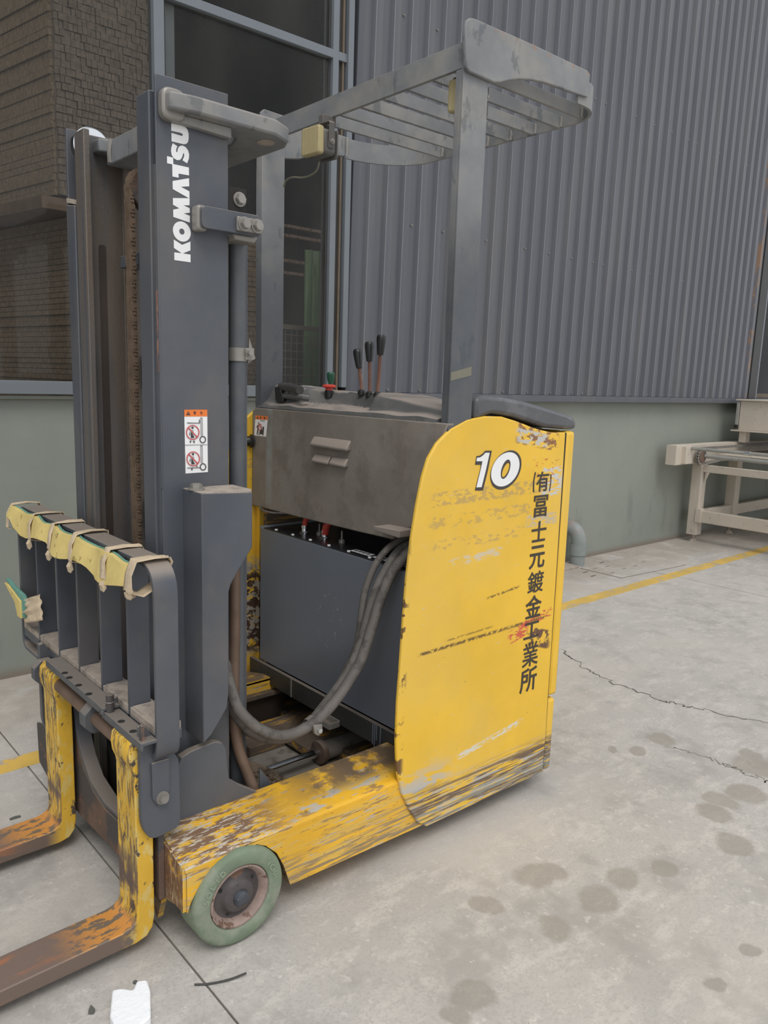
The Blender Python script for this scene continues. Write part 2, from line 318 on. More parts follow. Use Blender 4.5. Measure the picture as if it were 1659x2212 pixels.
def lab(o, label): o['label'] = label; return o
def struct(o): o['kind'] = 'structure'; return o
def inst(src, loc, parent, rot=None):   # copy of one object, shared mesh
    o = src.copy(); COL.objects.link(o); o.parent = parent; o.location = Vector(loc)-org(parent)
    if rot: o.rotation_euler = rot
    ORG[o.name] = Vector(loc); return o
def B(): return bmesh.new()
def box(bm, a, b):
    x0, y0, z0 = a; x1, y1, z1 = b
    v = [bm.verts.new(p) for p in ((x0, y0, z0), (x1, y0, z0), (x1, y1, z0), (x0, y1, z0), (x0, y0, z1), (x1, y0, z1), (x1, y1, z1), (x0, y1, z1))]
    for f in ((0, 3, 2, 1), (4, 5, 6, 7), (0, 1, 5, 4), (1, 2, 6, 5), (2, 3, 7, 6), (3, 0, 4, 7)): bm.faces.new([v[i] for i in f])
    return bm
def _to3(p, axis, w):
    return {'X': (w, p[0], p[1]), 'Y': (p[0], w, p[1]), 'Z': (p[0], p[1], w)}[axis]
def prism(bm, pts, axis, a, b):
    va = [bm.verts.new(_to3(p, axis, a)) for p in pts]; vb = [bm.verts.new(_to3(p, axis, b)) for p in pts]
    bm.faces.new(va); bm.faces.new(vb[::-1]); n = len(pts)
    for i in range(n): bm.faces.new((va[i], vb[i], vb[(i+1) % n], va[(i+1) % n]))
    return bm
def ring(bm, outer, inner, axis, a, b):
    n = len(outer); V = [[bm.verts.new(_to3(p, axis, w)) for p in L] for L, w in ((outer, a), (outer, b), (inner, b), (inner, a))]
    for k in range(4):
        A, C = V[k], V[(k+1) % 4]
        for i in range(n): bm.faces.new((A[i], A[(i+1) % n], C[(i+1) % n], C[i]))
    return bm
def rnd(pts, r, n=5):      # round the corners of a polygon; r a number or a list
    out = []; k = len(pts)
    for i in range(k):
        ri = r[i] if isinstance(r, (list, tuple)) else r
        p = Vector(pts[i][:2]); a = Vector(pts[i-1][:2]); c = Vector(pts[(i+1) % k][:2])
        if ri <= 0: out.append(tuple(p)); continue
        d1 = (a-p); d2 = (c-p); ri = min(ri, d1.length*.49, d2.length*.49)
        s = p+d1.normalized()*ri; e = p+d2.normalized()*ri
        for j in range(n+1):
            t = j/n; out.append(tuple((1-t)**2*s+2*t*(1-t)*p+t*t*e))
    return out
def rrect(a0, b0, a1, b1, r, n=5): return rnd([(a0, b0), (a1, b0), (a1, b1), (a0, b1)], r, n)
def frame_of(d):
    d = Vector(d).normalized(); up = Vector((0, 0, 1)) if abs(d.z) < .9 else Vector((1, 0, 0))
    s = d.cross(up).normalized(); return s, s.cross(d).normalized()
def cyl(bm, p0, p1, r0, r1=None, seg=20, rot=0):
    p0 = Vector(p0); p1 = Vector(p1); r1 = r0 if r1 is None else r1
    s, u = frame_of(p1-p0)
    L = [[bm.verts.new(p+r*(math.cos(2*math.pi*i/seg+rot)*s+math.sin(2*math.pi*i/seg+rot)*u)) for i in range(seg)] for p, r in ((p0, r0), (p1, r1))]
    bm.faces.new(L[0][::-1]); bm.faces.new(L[1])
    for i in range(seg): bm.faces.new((L[0][i], L[0][(i+1) % seg], L[1][(i+1) % seg], L[1][i]))
    return bm
def spline(pts, n=8):
    pts = [Vector(p) for p in pts]; Q = [2*pts[0]-pts[1]]+pts+[2*pts[-1]-pts[-2]]; out = []
    for i in range(1, len(Q)-2):
        a, b, c, d = Q[i-1:i+3]
        for j in range(n):
            t = j/n; out.append(.5*((2*b)+(c-a)*t+(2*a-5*b+4*c-d)*t*t+(3*b-a-3*c+d)*t**3))
    out.append(pts[-1]); return out
def tube(bm, pts, r, seg=12, sm=8):
    path = spline(pts, sm) if sm else [Vector(p) for p in pts]
    rings = []; s = None
    for i, p in enumerate(path):
        d = (path[min(i+1, len(path)-1)]-path[max(i-1, 0)]).normalized()
        if s is None: s, u = frame_of(d)
        else: s = (s-d*s.dot(d)).normalized(); u = s.cross(d)
        rings.append([bm.verts.new(p+r*(math.cos(2*math.pi*k/seg)*s+math.sin(2*math.pi*k/seg)*u)) for k in range(seg)])
    for A, C in zip(rings, rings[1:]):
        for k in range(seg): bm.faces.new((A[k], A[(k+1) % seg], C[(k+1) % seg], C[k]))
    bm.faces.new(rings[0][::-1]); bm.faces.new(rings[-1]); return bm
def lathe(bm, prof, c, d, seg=48):   # prof: (radius, distance along d from c)
    c = Vector(c); d = Vector(d).normalized(); s, u = frame_of(d); rings = []
    for r, h in prof:
        if r <= 1e-6: rings.append([bm.verts.new(c+d*h)])
        else: rings.append([bm.verts.new(c+d*h+r*(math.cos(2*math.pi*k/seg)*s+math.sin(2*math.pi*k/seg)*u)) for k in range(seg)])
    for A, C in zip(rings, rings[1:]):
        for k in range(seg):
            k2 = (k+1) % seg
            if len(A) == 1 and len(C) > 1: bm.faces.new((A[0], C[k2], C[k]))
            elif len(C) == 1 and len(A) > 1: bm.faces.new((A[k], A[k2], C[0]))
            elif len(A) > 1: bm.faces.new((A[k], A[k2], C[k2], C[k]))
    return bm
def bolt(parent, p, d, r=.012, h=.01, washer=True, name='bolt', m='bolt_steel'):
    p = Vector(p); d = Vector(d).normalized(); bm = B()
    if washer: cyl(bm, p, p+d*h*.3, r*1.35, seg=20)
    cyl(bm, p, p+d*h, r, seg=6); cyl(bm, p+d*h, p+d*h*1.15, r*.8, seg=16)
    return obj(name, bm, m, parent, smooth=30)
def curve_plate(name, outs, m, parent, origin, xa, ya, thick=.0006):   # filled outlines (holes allowed), flat print standing just off a face
    cu = bpy.data.curves.new(name, 'CURVE'); cu.dimensions = '2D'; cu.fill_mode = 'BOTH'; cu.extrude = thick
    for pts in outs:
        sp = cu.splines.new('POLY'); sp.points.add(len(pts)-1); sp.use_cyclic_u = True
        for q, p in zip(sp.points, pts): q.co = (p[0], p[1], 0, 1)
    return from_curve(name, cu, m, parent, origin, xa, ya)
def from_curve(name, cu, m, parent, origin, xa, ya):
    t = bpy.data.objects.new('tmp', cu); COL.objects.link(t)
    dg = bpy.context.evaluated_depsgraph_get(); me = bpy.data.meshes.new_from_object(t.evaluated_get(dg))
    COL.objects.unlink(t); bpy.data.objects.remove(t)
    xa = Vector(xa).normalized(); ya = Vector(ya).normalized(); za = xa.cross(ya)
    M = Matrix(((xa.x, ya.x, za.x, origin[0]), (xa.y, ya.y, za.y, origin[1]), (xa.z, ya.z, za.z, origin[2]), (0, 0, 0, 1)))
    me.transform(M); bm = B(); bm.from_mesh(me); bpy.data.meshes.remove(me)
    return obj(name, bm, m, parent, smooth=0)
def text(name, s, size, m, parent, origin, xa, ya, offset=0, shear=0, align='CENTER', sx=1, thick=.0005, space=1):
    cu = bpy.data.curves.new(name, 'FONT'); cu.body = s; cu.size = size; cu.extrude = thick; cu.offset = offset; cu.shear = shear
    cu.align_x = align; cu.align_y = 'CENTER'; cu.space_character = space; cu.resolution_u = 4
    return from_curve(name, cu, m, parent, origin, xa, ya)
XA, YA, ZA = Vector((1, 0, 0)), Vector((0, 1, 0)), Vector((0, 0, 1))
def lump(bm, c, r, seed, amp=.3, sub=2):
    g = bmesh.ops.create_icosphere(bm, subdivisions=sub, radius=1)
    for v in g['verts']:
        k = 1+amp*noise.noise(v.co*1.7+Vector((seed, seed*.3, 0)))
        v.co = Vector((v.co.x*r[0]*k+c[0], v.co.y*r[1]*k+c[1], v.co.z*r[2]*k+c[2]))
    return bm
# ================================================================== SETTING
JX = .83
fl = obj('floor', box(B(), (-14, -14, -.12), (22, 10.8, -.012)), 'joint_dark', smooth=0); struct(fl)
for a, b_ in (((-14, -14), (JX-.003, 10.8)), ((JX+.003, -14), (5.846, 10.8)), ((5.854, -14), (22, 10.8))):
    obj('slab', box(B(), (a[0], a[1], -.013), (b_[0], b_[1], 0)), 'concrete', fl, smooth=0)
def ribbon(name, pts, w, m, z=.0008, jit=0):
    bm = B(); pr = None
    for i, p in enumerate(pts):
        a = Vector(pts[max(i-1, 0)]); c = Vector(pts[min(i+1, len(pts)-1)]); d = (c-a).normalized(); n = Vector((-d.y, d.x))
        ww = w*(1+jit*random.uniform(-1, 1))/2; q = Vector(p)
        cur = [bm.verts.new((q.x+n.x*s*ww, q.y+n.y*s*ww, zz)) for s, zz in ((1, z), (-1, z), (-1, z-.002), (1, z-.002))]
        if pr:
            for k in range(4): bm.faces.new((pr[k], pr[(k+1) % 4], cur[(k+1) % 4], cur[k]))
        pr = cur
    return obj(name, bm, m, fl, smooth=0)
def crackline(pts, w, n=14, amp=.018):
    out = []
    for a, c in zip(pts, pts[1:]):
        for i in range(n):
            t = i/n; out.append((a[0]+(c[0]-a[0])*t+random.uniform(-amp, amp), a[1]+(c[1]-a[1])*t+random.uniform(-amp, amp)))
    return out+[pts[-1]]
ribbon('crack', crackline(PZ(0, [(1213, 1402), (1260, 1442), (1330, 1478), (1440, 1515), (1500, 1530), (1659, 1560), (1900, 1600)]), .01), .008, 'joint_dark', jit=.6)
ribbon('crack', crackline(PZ(0, [(1440, 1610), (1530, 1638), (1590, 1662), (1659, 1690), (1800, 1745)]), .01), .004, 'joint_dark', jit=.6)
ribbon('painted_line', [(-8, 2.83), (-2, 2.945), (.80, 3.022), (4.4, 3.10), (7.7, 3.155), (18, 3.32)], .105, 'line_paint', z=.0012)
# drain cover slab set in the floor
dc = obj('drain_cover', prism(B(), rnd([(5.42, 3.32), (6.30, 3.26), (6.30, 3.70), (5.42, 3.70)], .01), 'Z', -.01, .004), 'concrete', smooth=0)
tag(dc, 'square concrete drain cover with small slots let into the floor below the grey pipe', 'drain cover')
for px, py in ((1265, 1235), (1285, 1228), (1312, 1223), (1323, 1237), (1348, 1228), (1372, 1222), (1282, 1243), (1300, 1214), (1390, 1213)):
    q = P(px, py, 'Z', .005); obj('slot', box(B(), (q.x-.03, q.y-.005, .002), (q.x+.03, q.y+.005, .0045)), 'joint_dark', dc, smooth=0)
fr_ = B(); ring(fr_, [(5.41, 3.31), (6.31, 3.25), (6.31, 3.71), (5.41, 3.71)], [(5.42, 3.32), (6.30, 3.26), (6.30, 3.70), (5.42, 3.70)], 'Z', -.005, .0015)
obj('gap', fr_, 'joint_soft', dc, smooth=0)
# walls
WY = 3.93
w_ = obj('wall_back', box(B(), (-8, WY, -.02), (16, WY+.2, 1.365)), 'wall_green', smooth=0); struct(w_)
w2 = obj('wall_back_upper', box(B(), (-8, WY, 5.6), (16, WY+.2, 7)), 'siding_blue', smooth=0); struct(w2)
# corrugated siding
bm = B(); per = .1412; x0, x1 = 3.03, 8.60; SY = 3.87; dep = .024
prof = []; x = 3.267-per*2; 
prof.append((x0, SY))
while x < x1-.01:
    for dx, y in ((0, SY), (.016, SY-dep), (.066, SY-dep), (.082, SY)):
        if x0 < x+dx < x1: prof.append((x+dx, y))
    x += per
prof.append((x1, SY)); V = [(bm.verts.new((a, y, 1.415)), bm.verts.new((a, y, 5.7))) for a, y in prof]
for a, c in zip(V, V[1:]): bm.faces.new((a[0], c[0], c[1], a[1]))
ne = len(bm.faces)
for a, y in prof:  # thin lighter strip on each ridge edge, a painted highlight
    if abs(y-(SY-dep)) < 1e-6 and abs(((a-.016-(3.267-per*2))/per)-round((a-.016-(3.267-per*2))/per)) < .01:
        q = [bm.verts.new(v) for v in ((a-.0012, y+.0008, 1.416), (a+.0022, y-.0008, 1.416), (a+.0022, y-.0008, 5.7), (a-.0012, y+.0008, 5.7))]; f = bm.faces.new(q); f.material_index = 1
box(bm, (x0, SY+.001, 1.415), (x1, WY+.1, 5.7))
sd = obj('wall_siding', bm, 'siding_blue', smooth=0); struct(sd); sd.data.materials.append(MATS['siding_highlight'])
sb = B(); cyl(sb, (0, 0, 0), (0, -.006, 0), .008, .007, 10); cyl(sb, (0, -.006, 0), (0, -.012, 0), .0045, seg=6)
s0 = obj('screw', sb, 'bolt_steel', sd); first = True
for row, (z, st) in enumerate(((1.432, 0), (2.47, 1), (3.66, 0), (4.85, 1))):
    k = 0
    while True:
        xx = 3.267+.104+per*(2*k+st) - (per if k % 5 == 3 else 0)
        if xx > 8.5: break
        loc = (xx, SY-.006, z)
        if first: s0.location = Vector(loc)-org(sd); ORG[s0.name] = Vector(loc); first = False
        else: inst(s0, loc, sd)
        k += 1
def st_box(name, a, b, m, par=None, bev=0):
    o = obj(name, box(B(), a, b), m, par, bev, smooth=0)
    if par is None: struct(o)
    return o
st_box('trim_1', (2.99, 3.845, 1.363), (8.62, WY+.02, 1.413), 'siding_blue', bev=.002)
st_box('trim_2', (8.44, 3.84, 1.413), (8.60, WY+.02, 5.6), 'frame_dark')
st_box('trim_3', (2.937, 3.90, 1.38), (2.992, 3.98, 5.6), 'frame_dark')
st_box('trim_4', (2.966, 3.885, 1.38), (2.98, 3.90, 5.6), 'seal_brown')
# windows
def glass(par, a, b): return obj('glass_pane', box(B(), a, b), 'window_glass', par, smooth=0)
w1 = obj('window_1', box(B(), (-8, 3.872, 1.378), (2.935, 3.95, 1.440)), 'frame_alu', bev=.003, smooth=0); struct(w1)
obj('sill', box(B(), (-8, 3.90, 1.355), (2.935, 3.935, 1.372)), 'wall_green', w1, .002, 0)
obj('mullion', box(B(), (1.812, 3.872, 1.44), (1.866, 3.94, 5.6)), 'frame_alu', w1, .003, 0)
obj('mullion', box(B(), (1.905, 3.945, 1.44), (1.955, 3.99, 5.6)), 'frame_alu', w1, .003, 0)
obj('mullion', box(B(), (-1.2, 3.872, 1.44), (-1.145, 3.94, 5.6)), 'frame_alu', w1, .003, 0)
obj('jamb', box(B(), (2.893, 3.875, 1.44), (2.934, 3.97, 5.6)), 'frame_alu', w1, .003, 0)
obj('jamb', box(B(), (2.992, 3.862, 1.44), (3.032, 3.95, 5.6)), 'frame_alu', w1, .003, 0)
obj('transom', box(B(), (1.866, 3.876, 3.288), (2.995, 3.93, 3.334)), 'frame_alu', w1, .003, 0)
obj('seal', box(B(), (2.878, 3.90, 1.44), (2.893, 3.93, 5.6)), 'frame_dark', w1, 0, 0)
glass(w1, (-1.145, 3.905, 1.44), (1.812, 3.911, 5.6)); glass(w1, (-8, 3.905, 1.44), (-1.2, 3.911, 5.6))
glass(w1, (1.866, 3.905, 1.44), (2.875, 3.911, 3.288)); glass(w1, (1.866, 3.905, 3.334), (2.893, 3.911, 5.6))
wb2 = obj('window_2', box(B(), (8.60, 3.872, 1.363), (16, 3.95, 1.425)), 'frame_alu', bev=.003, smooth=0); struct(wb2)
obj('sill', box(B(), (8.66, 3.86, 1.425), (16, 3.95, 1.47)), 'seal_brown', wb2, .002, 0)
obj('jamb', box(B(), (8.60, 3.855, 1.413), (8.66, 3.95, 5.6)), 'frame_alu', wb2, .003, 0)
obj('mullion', box(B(), (10.4, 3.872, 1.47), (10.46, 3.95, 5.6)), 'frame_alu', wb2, .003, 0)
glass(wb2, (8.66, 3.905, 1.47), (10.4, 3.911, 5.6)); glass(wb2, (10.46, 3.905, 1.47), (16, 3.911, 5.6))
# the hall behind the windows
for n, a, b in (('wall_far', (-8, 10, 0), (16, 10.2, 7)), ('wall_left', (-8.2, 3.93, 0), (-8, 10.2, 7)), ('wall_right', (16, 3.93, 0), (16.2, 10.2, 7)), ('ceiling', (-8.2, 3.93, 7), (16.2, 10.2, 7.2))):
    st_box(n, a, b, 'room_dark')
for i, z in enumerate((2.62, 2.75, 3.02, 3.12, 4.0)):
    st_box('trim_%d' % (5+i), (1.95, 7.6, z), (9, 7.66, z+.03), 'rim_paint')
for hx_, hy_ in ((-1.5, 6.2), (4.5, 6.2), (10.5, 6.2)):  # unseen fill lights, added to brighten the stacks behind the glass
    hl = bpy.data.lights.new('hall_fill', 'AREA'); hl.shape = 'RECTANGLE'; hl.size = 2.4; hl.size_y = .5; hl.energy = 44; hl.color = (1, .95, .88)
    ho = bpy.data.objects.new('hall_fill', hl); COL.objects.link(ho); ho.location = (hx_, hy_, 6.8)
# ---- stack of cardboard blocks behind the left window
cs = thing('cardboard_stack', 'tall stack of bundled brown cardboard strips behind the left window', 'cardboard stack', (2.0, 5.0, 0))
cx, cy = 1.585, 4.60; LD = Vector((-.18, .983)); 
blk = obj('strip_block', box(B(), (-.5, -.5, -.5), (.5, .5, .5)), 'cardboard', cs, 0, 0); blk.scale = (.024, .05, .036)
rng = random.Random(3); nfull = 0; stuff = B()
z = 2.44; rows = []
while z < 3.85: rows.append(z); z += .0385
for ri, z in enumerate(rows):
    x = cx+rng.uniform(0, .01)
    while x < 2.16:
        w = rng.choice((.022, .025, .028, .034, .05)); yy = cy+rng.uniform(-.007, .007); h = .036+rng.uniform(-.002, .001)
        if nfull < 299 and ri < 30:
            if nfull == 0 and ri == 0: o = blk
            else: o = blk.copy(); COL.objects.link(o); o.parent = cs
            o.location = Vector((x+w/2, yy+.05, z+.018))-org(cs); o.scale = (w-.003, .1, h-.0015); nfull += 1
        else: box(stuff, (x, yy, z), (x+w-.003, yy+.1, z+h))
        x += w
so = obj('packed_blocks', stuff, 'cardboard', cs, 0, 0); so['kind'] = 'stuff'
core = B(); prism(core, [(cx+.005, cy+.02), (2.15, cy+.02), (2.15+LD.x*1.2, cy+LD.y*1.2), (cx+.01+LD.x*1.2, cy+LD.y*1.2)], 'Z', 2.44, 3.86)
obj('core', core, 'cardboard', cs, 0, 0)
def layers(parent, cxx, cyy, x1, z0, z1, h, L, left=True, front=True, name='sheet_layer'):
    z = z0; k = 0
    while z < z1:
        j = rng.uniform(-.006, .006); j2 = rng.uniform(-.005, .005)
        prism_pts = [(cxx+j, cyy+j2), (x1+j, cyy+j2), (x1+LD.x*L+j, cyy+LD.y*L), (cxx+LD.x*L+j, cyy+LD.y*L)]
        obj(name, prism(B(), prism_pts, 'Z', z, z+h-.0022-rng.random()*.0015), 'cardboard_sheet', parent, 0, 0); z += h
layers(cs, cx-.012, cy+.03, 2.1, 2.44, 3.86, .0385, 1.6)
obj('pallet_board', prism(B(), [(1.50, 4.62), (2.2, 4.62), (2.0, 6.2), (1.2, 6.2)], 'Z', 2.36, 2.425), 'pipe_brown', cs, 0, 0)
cs2 = thing('cardboard_stack', 'lower stack of flat brown cardboard layers under the block stack', 'cardboard stack', (2.4, 5.0, 0))
layers(cs2, 1.70, 4.58, 2.98, 1.28, 2.35, .0315, 1.7)
obj('pile_base', prism(B(), [(1.70, 4.59), (2.98, 4.59), (2.7, 6.2), (1.42, 6.2)], 'Z', 0, 1.28), 'cardboard_sheet', cs2, 0, 0)
# wire cage, green post
cg = thing('wire_cage', 'wire mesh cage side standing behind the glass beside the green curtain', 'cage', (3.1, 4.40, 0))
obj('top_rail', box(B(), (2.80, 4.385, 1.80), (3.45, 4.41, 1.83)), 'wire', cg, .002, 0)
for i in range(15):
    xx = 2.80+i*.046; obj('wire', cyl(B(), (xx, 4.40, 0), (xx, 4.40, 1.8), .0022, seg=6), 'wire', cg)
for i in range(8):
    zz = 1.765-i*.052; obj('wire', cyl(B(), (2.80, 4.396, zz), (3.45, 4.396, zz), .0022, seg=6), 'wire', cg)
for xx in (2.80, 3.45): obj('post', cyl(B(), (xx, 4.40, 0), (xx, 4.40, 1.82), .012, seg=10), 'wire', cg)
bm = B(); n = 40; A = []
for i in range(n+1):
    xx = 3.20+i*.0105; yy = 4.56+.02*math.sin(i*1.1); A.append((bm.verts.new((xx, yy, .0)), bm.verts.new((xx, yy, 2.35))))
for a, c in zip(A, A[1:]): bm.faces.new((a[0], c[0], c[1], a[1]))
gp = obj('green_curtain', bm, 'green_paint'); gp.modifiers.new('s', 'SOLIDIFY').thickness = .004
tag(gp, 'green strip curtain hanging inside the window behind the wire cage', 'curtain')
gr = thing('green_rack', 'green tubular rack with grey crossbars inside the right window', 'rack', (9.2, 4.4, 0))
for xx in (9.05, 9.9): obj('post', box(B(), (xx, 4.40, 0), (xx+.04, 4.44, 1.98)), 'green_paint', gr, .003, 0)
for zz in (1.94, 1.88): obj('rail', box(B(), (8.6, 4.40, zz), (9.94, 4.43, zz+.02)), 'green_paint', gr, .003, 0)
for zz in (1.82, 1.79): obj('rail', box(B(), (8.6, 4.36, zz), (9.0, 4.38, zz+.012)), 'wire', gr, 0, 0)
for o in [sd]+[c for c in COL.objects if c.parent == wb2 and c.name.startswith('jamb')]+[c for c in COL.objects if c.name == 'trim_2']:
    zc_ = ORG[o.name].z
    for v in o.data.vertices: v.co.x += .017*(v.co.z+zc_-1.415)
for o in [c for c in COL.objects if c.parent == sd]: o.location.x += .017*(o.location.z+org(sd).z-1.415)
# ---- grey elbow pipe
pe = thing('drain_pipe', 'grey plastic elbow pipe coming out of the wall behind the truck', 'pipe', (5.60, 3.80, 0))
pc = P(1249, 1205, 'Z', 0); px_, py_ = pc.x, 3.80; px_ = P(1249, 1180, 'Y', 3.80).x; R0 = .062
obj('elbow', tube(B(), [(px_, py_+.125, .31), (px_, py_+.07, .305), (px_, py_+.025, .275), (px_, py_, .22), (px_, py_, .16)], R0, 24), 'pvc_grey', pe)
obj('socket', lathe(B(), [(0, 0), (R0+.008, 0), (R0+.008, .09), (0, .09)], (px_, py_, .09), (0, 0, 1), 32), 'pvc_grey', pe)
obj('riser', cyl(B(), (px_, py_, -.002), (px_, py_, .12), R0, seg=28), 'pvc_grey', pe)
obj('wall_flange', lathe(B(), [(0, 0), (R0+.01, 0), (R0+.01, .012), (0, .012)], (px_, py_+.117, .31), (0, 1, 0), 28), 'pvc_grey', pe)
cb = obj('kerb_stone', prism(B(), rnd([(px_-.5, 3.72), (px_-.075, 3.72), (px_-.075, 3.90), (px_-.5, 3.92)], .02), 'Z', 0, .018), 'dusty_top', smooth=0, bev=.003)
tag(cb, 'low pale concrete kerb at the foot of the grey elbow pipe', 'kerb')
# ---- cream conveyor table
ct = thing('conveyor_table', 'cream steel conveyor table with bare steel rollers beside the green wall', 'table', (8.2, 2.9, 0))
def cb_(name, a, b, bev=.004): return obj(name, box(B(), a, b), 'cream_paint', ct, bev, 30)
for lx, ly in ((7.345, 3.72), (8.10, 3.72), (7.345, 2.2), (8.10, 2.2), (9.6, 3.72), (9.6, 2.2)):
    cb_('leg', (lx, ly, .07), (lx+.11, ly+.10, .80))
    f = B(); cyl(f, (lx+.055, ly+.05, .03), (lx+.055, ly+.05, .08), .014, seg=12); cyl(f, (lx+.055, ly+.05, 0), (lx+.055, ly+.05, .03), .05, .025, 8)
    obj('levelling_foot', f, 'dusty_top', ct)
for yy in (3.72, 2.2):
    c = B(); prism(c, [(yy, .79), (yy+.10, .79), (yy+.10, .975), (yy, .975)], 'X', 6.83, 10.2); obj('side_beam', c, 'cream_paint', ct, .003, 30)
    cb_('lower_rail', (7.45, yy+.02, .20), (9.6, yy+.07, .31)); cb_('end_block', (6.93, yy-.045, .80), (7.05, yy+.005, .965)); cb_('end_cap', (6.825, yy, .79), (6.832, yy+.10, .975), .001)
cb_('cross_rail', (7.36, 2.29, .70), (7.41, 3.73, .77)); cb_('cross_rail', (7.345, 2.29, .205), (7.42, 3.73, .32)); cb_('leg_bracket', (7.335, 3.68, .20), (7.40, 3.74, .34))
g_ = B(); prism(g_, [(7.40, .76), (7.52, .76), (7.40, .60)], 'Y', 3.70, 3.712); obj('gusset', g_, 'cream_paint', ct, 0, 0)
cb_('bed_plate', (7.6, 2.3, .86), (10.2, 3.70, .87), .001)
obj('roller', cyl(B(), (7.02, 2.2, .947), (7.02, 3.70, .947), .016, seg=16), 'steel_tube', ct)
obj('roller', cyl(B(), (7.26, 2.2, .865), (7.26, 3.66, .865), .019, seg=16), 'steel_tube', ct)
obj('roller_collar', cyl(B(), (7.02, 3.12, .947), (7.02, 3.17, .947), .020, seg=16), 'chrome', ct)
obj('sprocket', cyl(B(), (7.22, 3.655, .865), (7.22, 3.69, .865), .062, seg=24), 'rust_metal', ct)
lk = None
path = [(7.22-.075*math.sin(a), .865+.075*math.cos(a)) for a in [math.pi*i/9 for i in range(10)]] + [(7.22+.035*i, .79+.002*i) for i in range(1, 12)] + [(7.22+.04*i, .94) for i in range(1, 60)]
for i, (a, z) in enumerate(path):
    if lk is None:
        q = B(); box(q, (-.015, -.012, -.011), (.015, -.008, .011)); box(q, (-.015, .008, -.011), (.015, .012, .011)); cyl(q, (0, -.008, 0), (0, .008, 0), .009, seg=8)
        lk = obj('chain_link', q, 'clamp_steel', ct); lk.location = Vector((a, 3.672, z))-org(ct)
    else: inst(lk, (a, 3.672, z), ct)
bx_ = thing('machine_housing', 'cream sheet metal housing standing on the conveyor table', 'housing', (8.6, 2.9, 1.0))
obj('shell', box(B(), (8.02, 2.0, 1.10), (9.6, 3.72, 1.395)), 'cream_paint', bx_, .004, 30)
obj('lid', box(B(), (7.99, 1.97, 1.395), (9.63, 3.76, 1.41)), 'cream_paint', bx_, .003, 30)
obj('base_flange', box(B(), (7.98, 1.98, 1.085), (9.62, 3.78, 1.10)), 'cream_paint', bx_, .003, 30)
for yy in (3.64, 2.1): obj('foot', box(B(), (8.03, yy, .975), (8.13, yy+.07, 1.085)), 'cream_paint', bx_, .003, 30)
obj('side_strip', box(B(), (8.0, 3.722, 1.15), (8.02, 3.75, 1.38)), 'steel_tube', bx_, .002, 30)
obj('knob', cyl(B(), (7.985, 3.735, 1.135), (8.01, 3.735, 1.135), .018, seg=14), 'black_plastic', bx_)
# ================================================================== REACH TRUCK
T = thing('reach_truck', 'yellow stand-up electric reach truck with dark mast, number 10 on its side', 'forklift', (1.55, 2.19, 0))
NY, FY = 1.647, 2.768      # near and far outer faces
def part(name, bm, m, par=None, bev=0, smooth=35): return obj(name, bm, m, par or T, bev, smooth)
def mir(y): return 2*2.192-y
# ---- side panels
ol = PY(NY, [(922, 1786), (903, 1777), (885, 1750), (868, 1714), (859, 1668), (857, 1600), (860, 1520), (866, 1440), (873, 1340), (880, 1250), (890, 1165), (902, 1090), (914, 1030), (926, 990), (945, 957), (975, 926), (1010, 907), (1050, 899), (1085, 900), (1120, 911), (1155, 925), (1190, 934), (1222, 934), (1203, 1230), (1184, 1510), (1179, 1590), (1173, 1667)])
pn = part('side_panel', prism(B(), ol, 'Y', NY, NY+.014), 'panel_yellow', bev=.004, smooth=30); lab(pn, 'near yellow side panel with scraped lower edge')
part('side_panel', prism(B(), ol, 'Y', FY-.018, FY), 'panel_yellow', bev=.004, smooth=30)
cs_ = [(2.276, .36), (2.318, .36), (2.324, 1.34), (2.276, 1.345)]
cp = part('corner_panel', prism(B(), rnd([(NY+.002, .365), (NY+.002, 1.34), (NY+.05, 1.34), (NY+.05, .365)], 0), 'X', 2.272, 2.322), 'panel_yellow', bev=.012, smooth=40)
part('corner_panel', prism(B(), rnd([(NY+.004, .07), (NY+.004, .352), (NY+.05, .352), (NY+.05, .07)], 0), 'X', 2.276, 2.318), 'panel_yellow', bev=.012, smooth=40)
part('rear_panel', box(B(), (2.28, NY+.05, .07), (2.315, FY-.03, 1.34)), 'panel_yellow', bev=.01)
part('seam', box(B(), (2.262, NY+.006, .075), (2.275, NY+.02, 1.335)), 'shadow_dark', smooth=0)
ch = B(); box(ch, (1.72, NY+.016, .09), (2.27, NY+.05, 1.3)); box(ch, (1.72, FY-.07, .09), (2.27, FY-.03, 1.3)); box(ch, (1.70, NY+.02, .08), (2.27, FY-.04, .14)); box(ch, (2.10, NY+.05, .1), (2.14, FY-.07, 1.2))
part('chassis', ch, 'under_brown', smooth=0)
ins = B(); box(ins, (1.70, FY-.045, .30), (1.74, FY-.019, 1.30))
part('inner_cheek', ins, 'panel_yellow', smooth=0)
bt = B(); lathe(bt, [(0, 0), (.020, 0), (.022, .012), (0, .016)], (1.665, FY+.02, 1.235), (0, 1, 0), 20)
# drive wheel at the rear, castor
dw = part('drive_wheel', lathe(B(), [(0, -.04), (.05, -.04), (.15, -.05), (.16, -.03), (.16, .03), (.15, .05), (.05, .04), (0, .04)], (2.05, 2.45, .16), (0, 1, 0)), 'hub_dark')
part('castor_wheel', lathe(B(), [(0, -.03), (.08, -.035), (.09, -.02), (.09, .02), (.08, .035), (0, .03)], (2.1, 1.85, .09), (0, 1, 0), 32), 'hub_dark')
